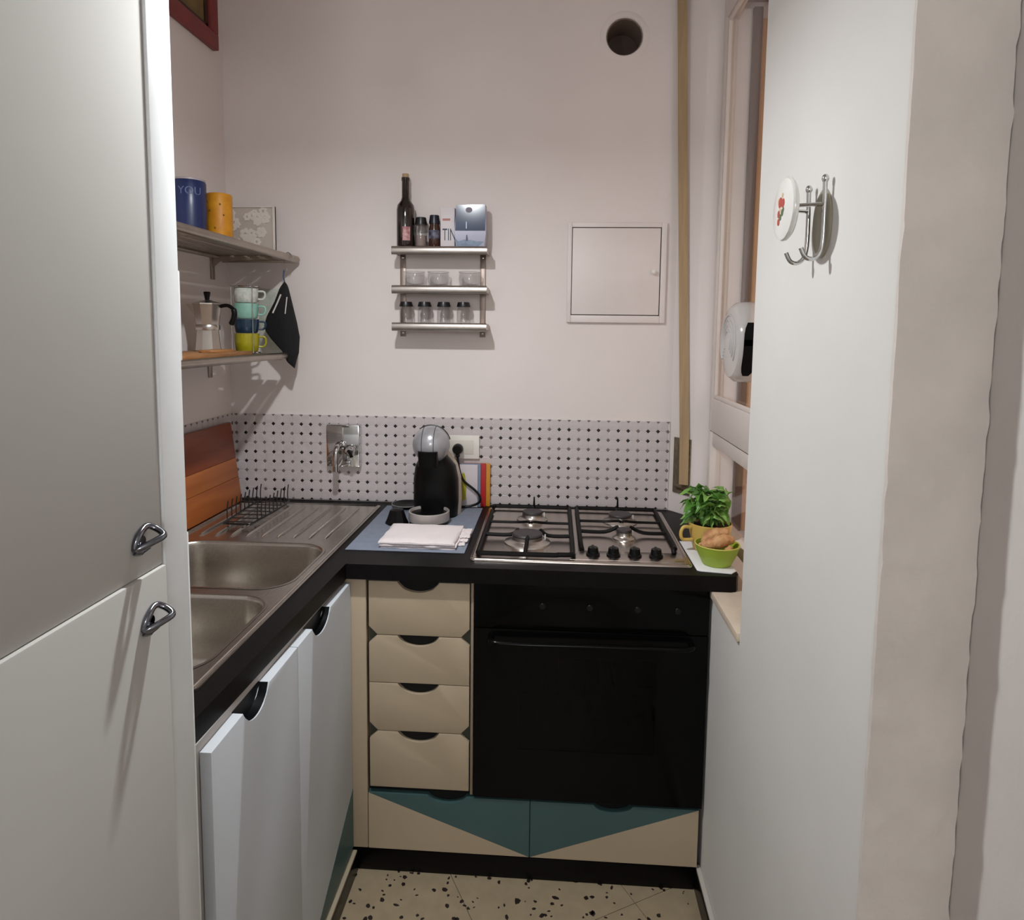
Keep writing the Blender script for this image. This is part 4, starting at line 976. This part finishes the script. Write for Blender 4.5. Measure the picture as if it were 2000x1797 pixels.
bm.from_mesh(me); xf(bm.verts[:], Matrix.Translation((.472, -.405, .957)) @ Matrix.Rotation(math.radians(62), 4, 'X') @ Matrix.Rotation(math.radians(-8), 4, 'Y'))
put('broad_leaf', bm, MATS['leaf_pale'], yp, 60)

# ------------------------------------------------------------------ wall hook on the pier
hk = thing('wall_hook', 'chrome double coat hook with round white flowered ceramic disc on the pier', 'hook', (.40, -1.187, 1.57))
bm = nb(); lathe(bm, [(0, -.005), (.90, -.005), (1.0, -.0025), (1.0, -.0004)], (XR, -1.187, 1.628), 36, .034, .052, 'x'); put('base_plate', bm, mat('hook_plate', (158, 152, 132), .4), hk)
for y, zt in ((-1.152, 1.690), (-1.216, 1.693)):
    a = ptube('hook_arm', hk, CHROME, smoothpath([(.3935, y, zt - .008), (.3945, y, 1.645), (.3945, y, 1.60), (.391, y, 1.581), (.381, y, 1.572), (.370, y, 1.575), (.363, y, 1.588)], 6), .0034, 10)
    plathe('ball', a, CHROME, [(.0052 * math.sin(math.radians(q)), .0065 * math.cos(math.radians(q))) for q in range(0, 181, 15)], (.3935, y, zt - .004), 16)
    ptube('disc_post', a, CHROME, [(.3935, y, 1.652), (.3535, y + (.012 if y < -1.18 else -.014), 1.652)], .0030, 8)
plathe('ceramic_disc', hk, WHITEC, [(0, 0), (.044, 0), (.0475, -.003), (.048, -.006), (.046, -.0095), (.040, -.0115), (0, -.0125)], (.354, -1.184, 1.650), 44, 'x')
for dy, dz, r, cc in ((.004, .010, .0085, 'r'), (-.008, .008, .007, 'r'), (.010, -.006, .006, 'r'), (-.006, -.006, .0055, 'g'), (.002, -.012, .005, 'g'), (.012, .014, .0045, 'y'), (-.004, .020, .004, 'y'), (.010, -.018, .0055, 'r'), (-.010, -.002, .004, 'g'), (.003, .0, .004, 'y')):
    plathe('flower', hk, {'r': mat('flower_red', (176, 70, 58), .4), 'g': mat('flower_green', (86, 104, 66), .4), 'y': mat('flower_cream', (206, 180, 140), .4)}[cc], [(0, -.0006), (r, -.0004), (r, .001)], (.3418 if abs(dy) < .009 and abs(dz) < .015 else .342, -1.184 + dy, 1.650 + dz), 12, 'x')

# ------------------------------------------------------------------ lamps (above the frame)
lp = thing('pendant_lamp', 'small pendant lamp hanging over the kitchen floor', 'lamp', LAMP)
ptube('cord', lp, BLKPL, [(LAMP.x, LAMP.y, 2.7495), (LAMP.x, LAMP.y, LAMP.z + .10)], .003, 8)
plathe('shade', lp, mat('shade_white', (220, 214, 206), .5), [(.010, .10), (.02, .09), (.034, .05), (.040, .004), (.038, .004), (.032, .05), (.018, .088), (.010, .095)], LAMP, 32)
LIGHT_K.parent = lp; LIGHT_K.location = (0, 0, -.0365)
plathe('bulb', lp, mat('bulb_glow', (252, 253, 255), .4, emit=225.), [(.019 * math.sin(math.radians(a)), .019 * math.cos(math.radians(a))) for a in range(0, 181, 15)], LAMP - Vector((0, 0, .016)), 20)
cl = thing('globe_lamp', 'large unseen globe light added in the corridor behind the camera', 'lamp', (-.1, -3.75, 1.8))  # unseen room light behind the camera; wide globe form added to soften shadows
ptube('cord', cl, BLKPL, [(-.1, -3.75, 2.7495), (-.1, -3.75, 2.05)], .003, 8)
plathe('globe', cl, mat('globe_glow', (243, 250, 255), .8, emit=16.), [(.24 * math.sin(math.radians(a)), .24 * math.cos(math.radians(a))) for a in range(9, 181, 9)], (-.1, -3.75, 1.8), 36)
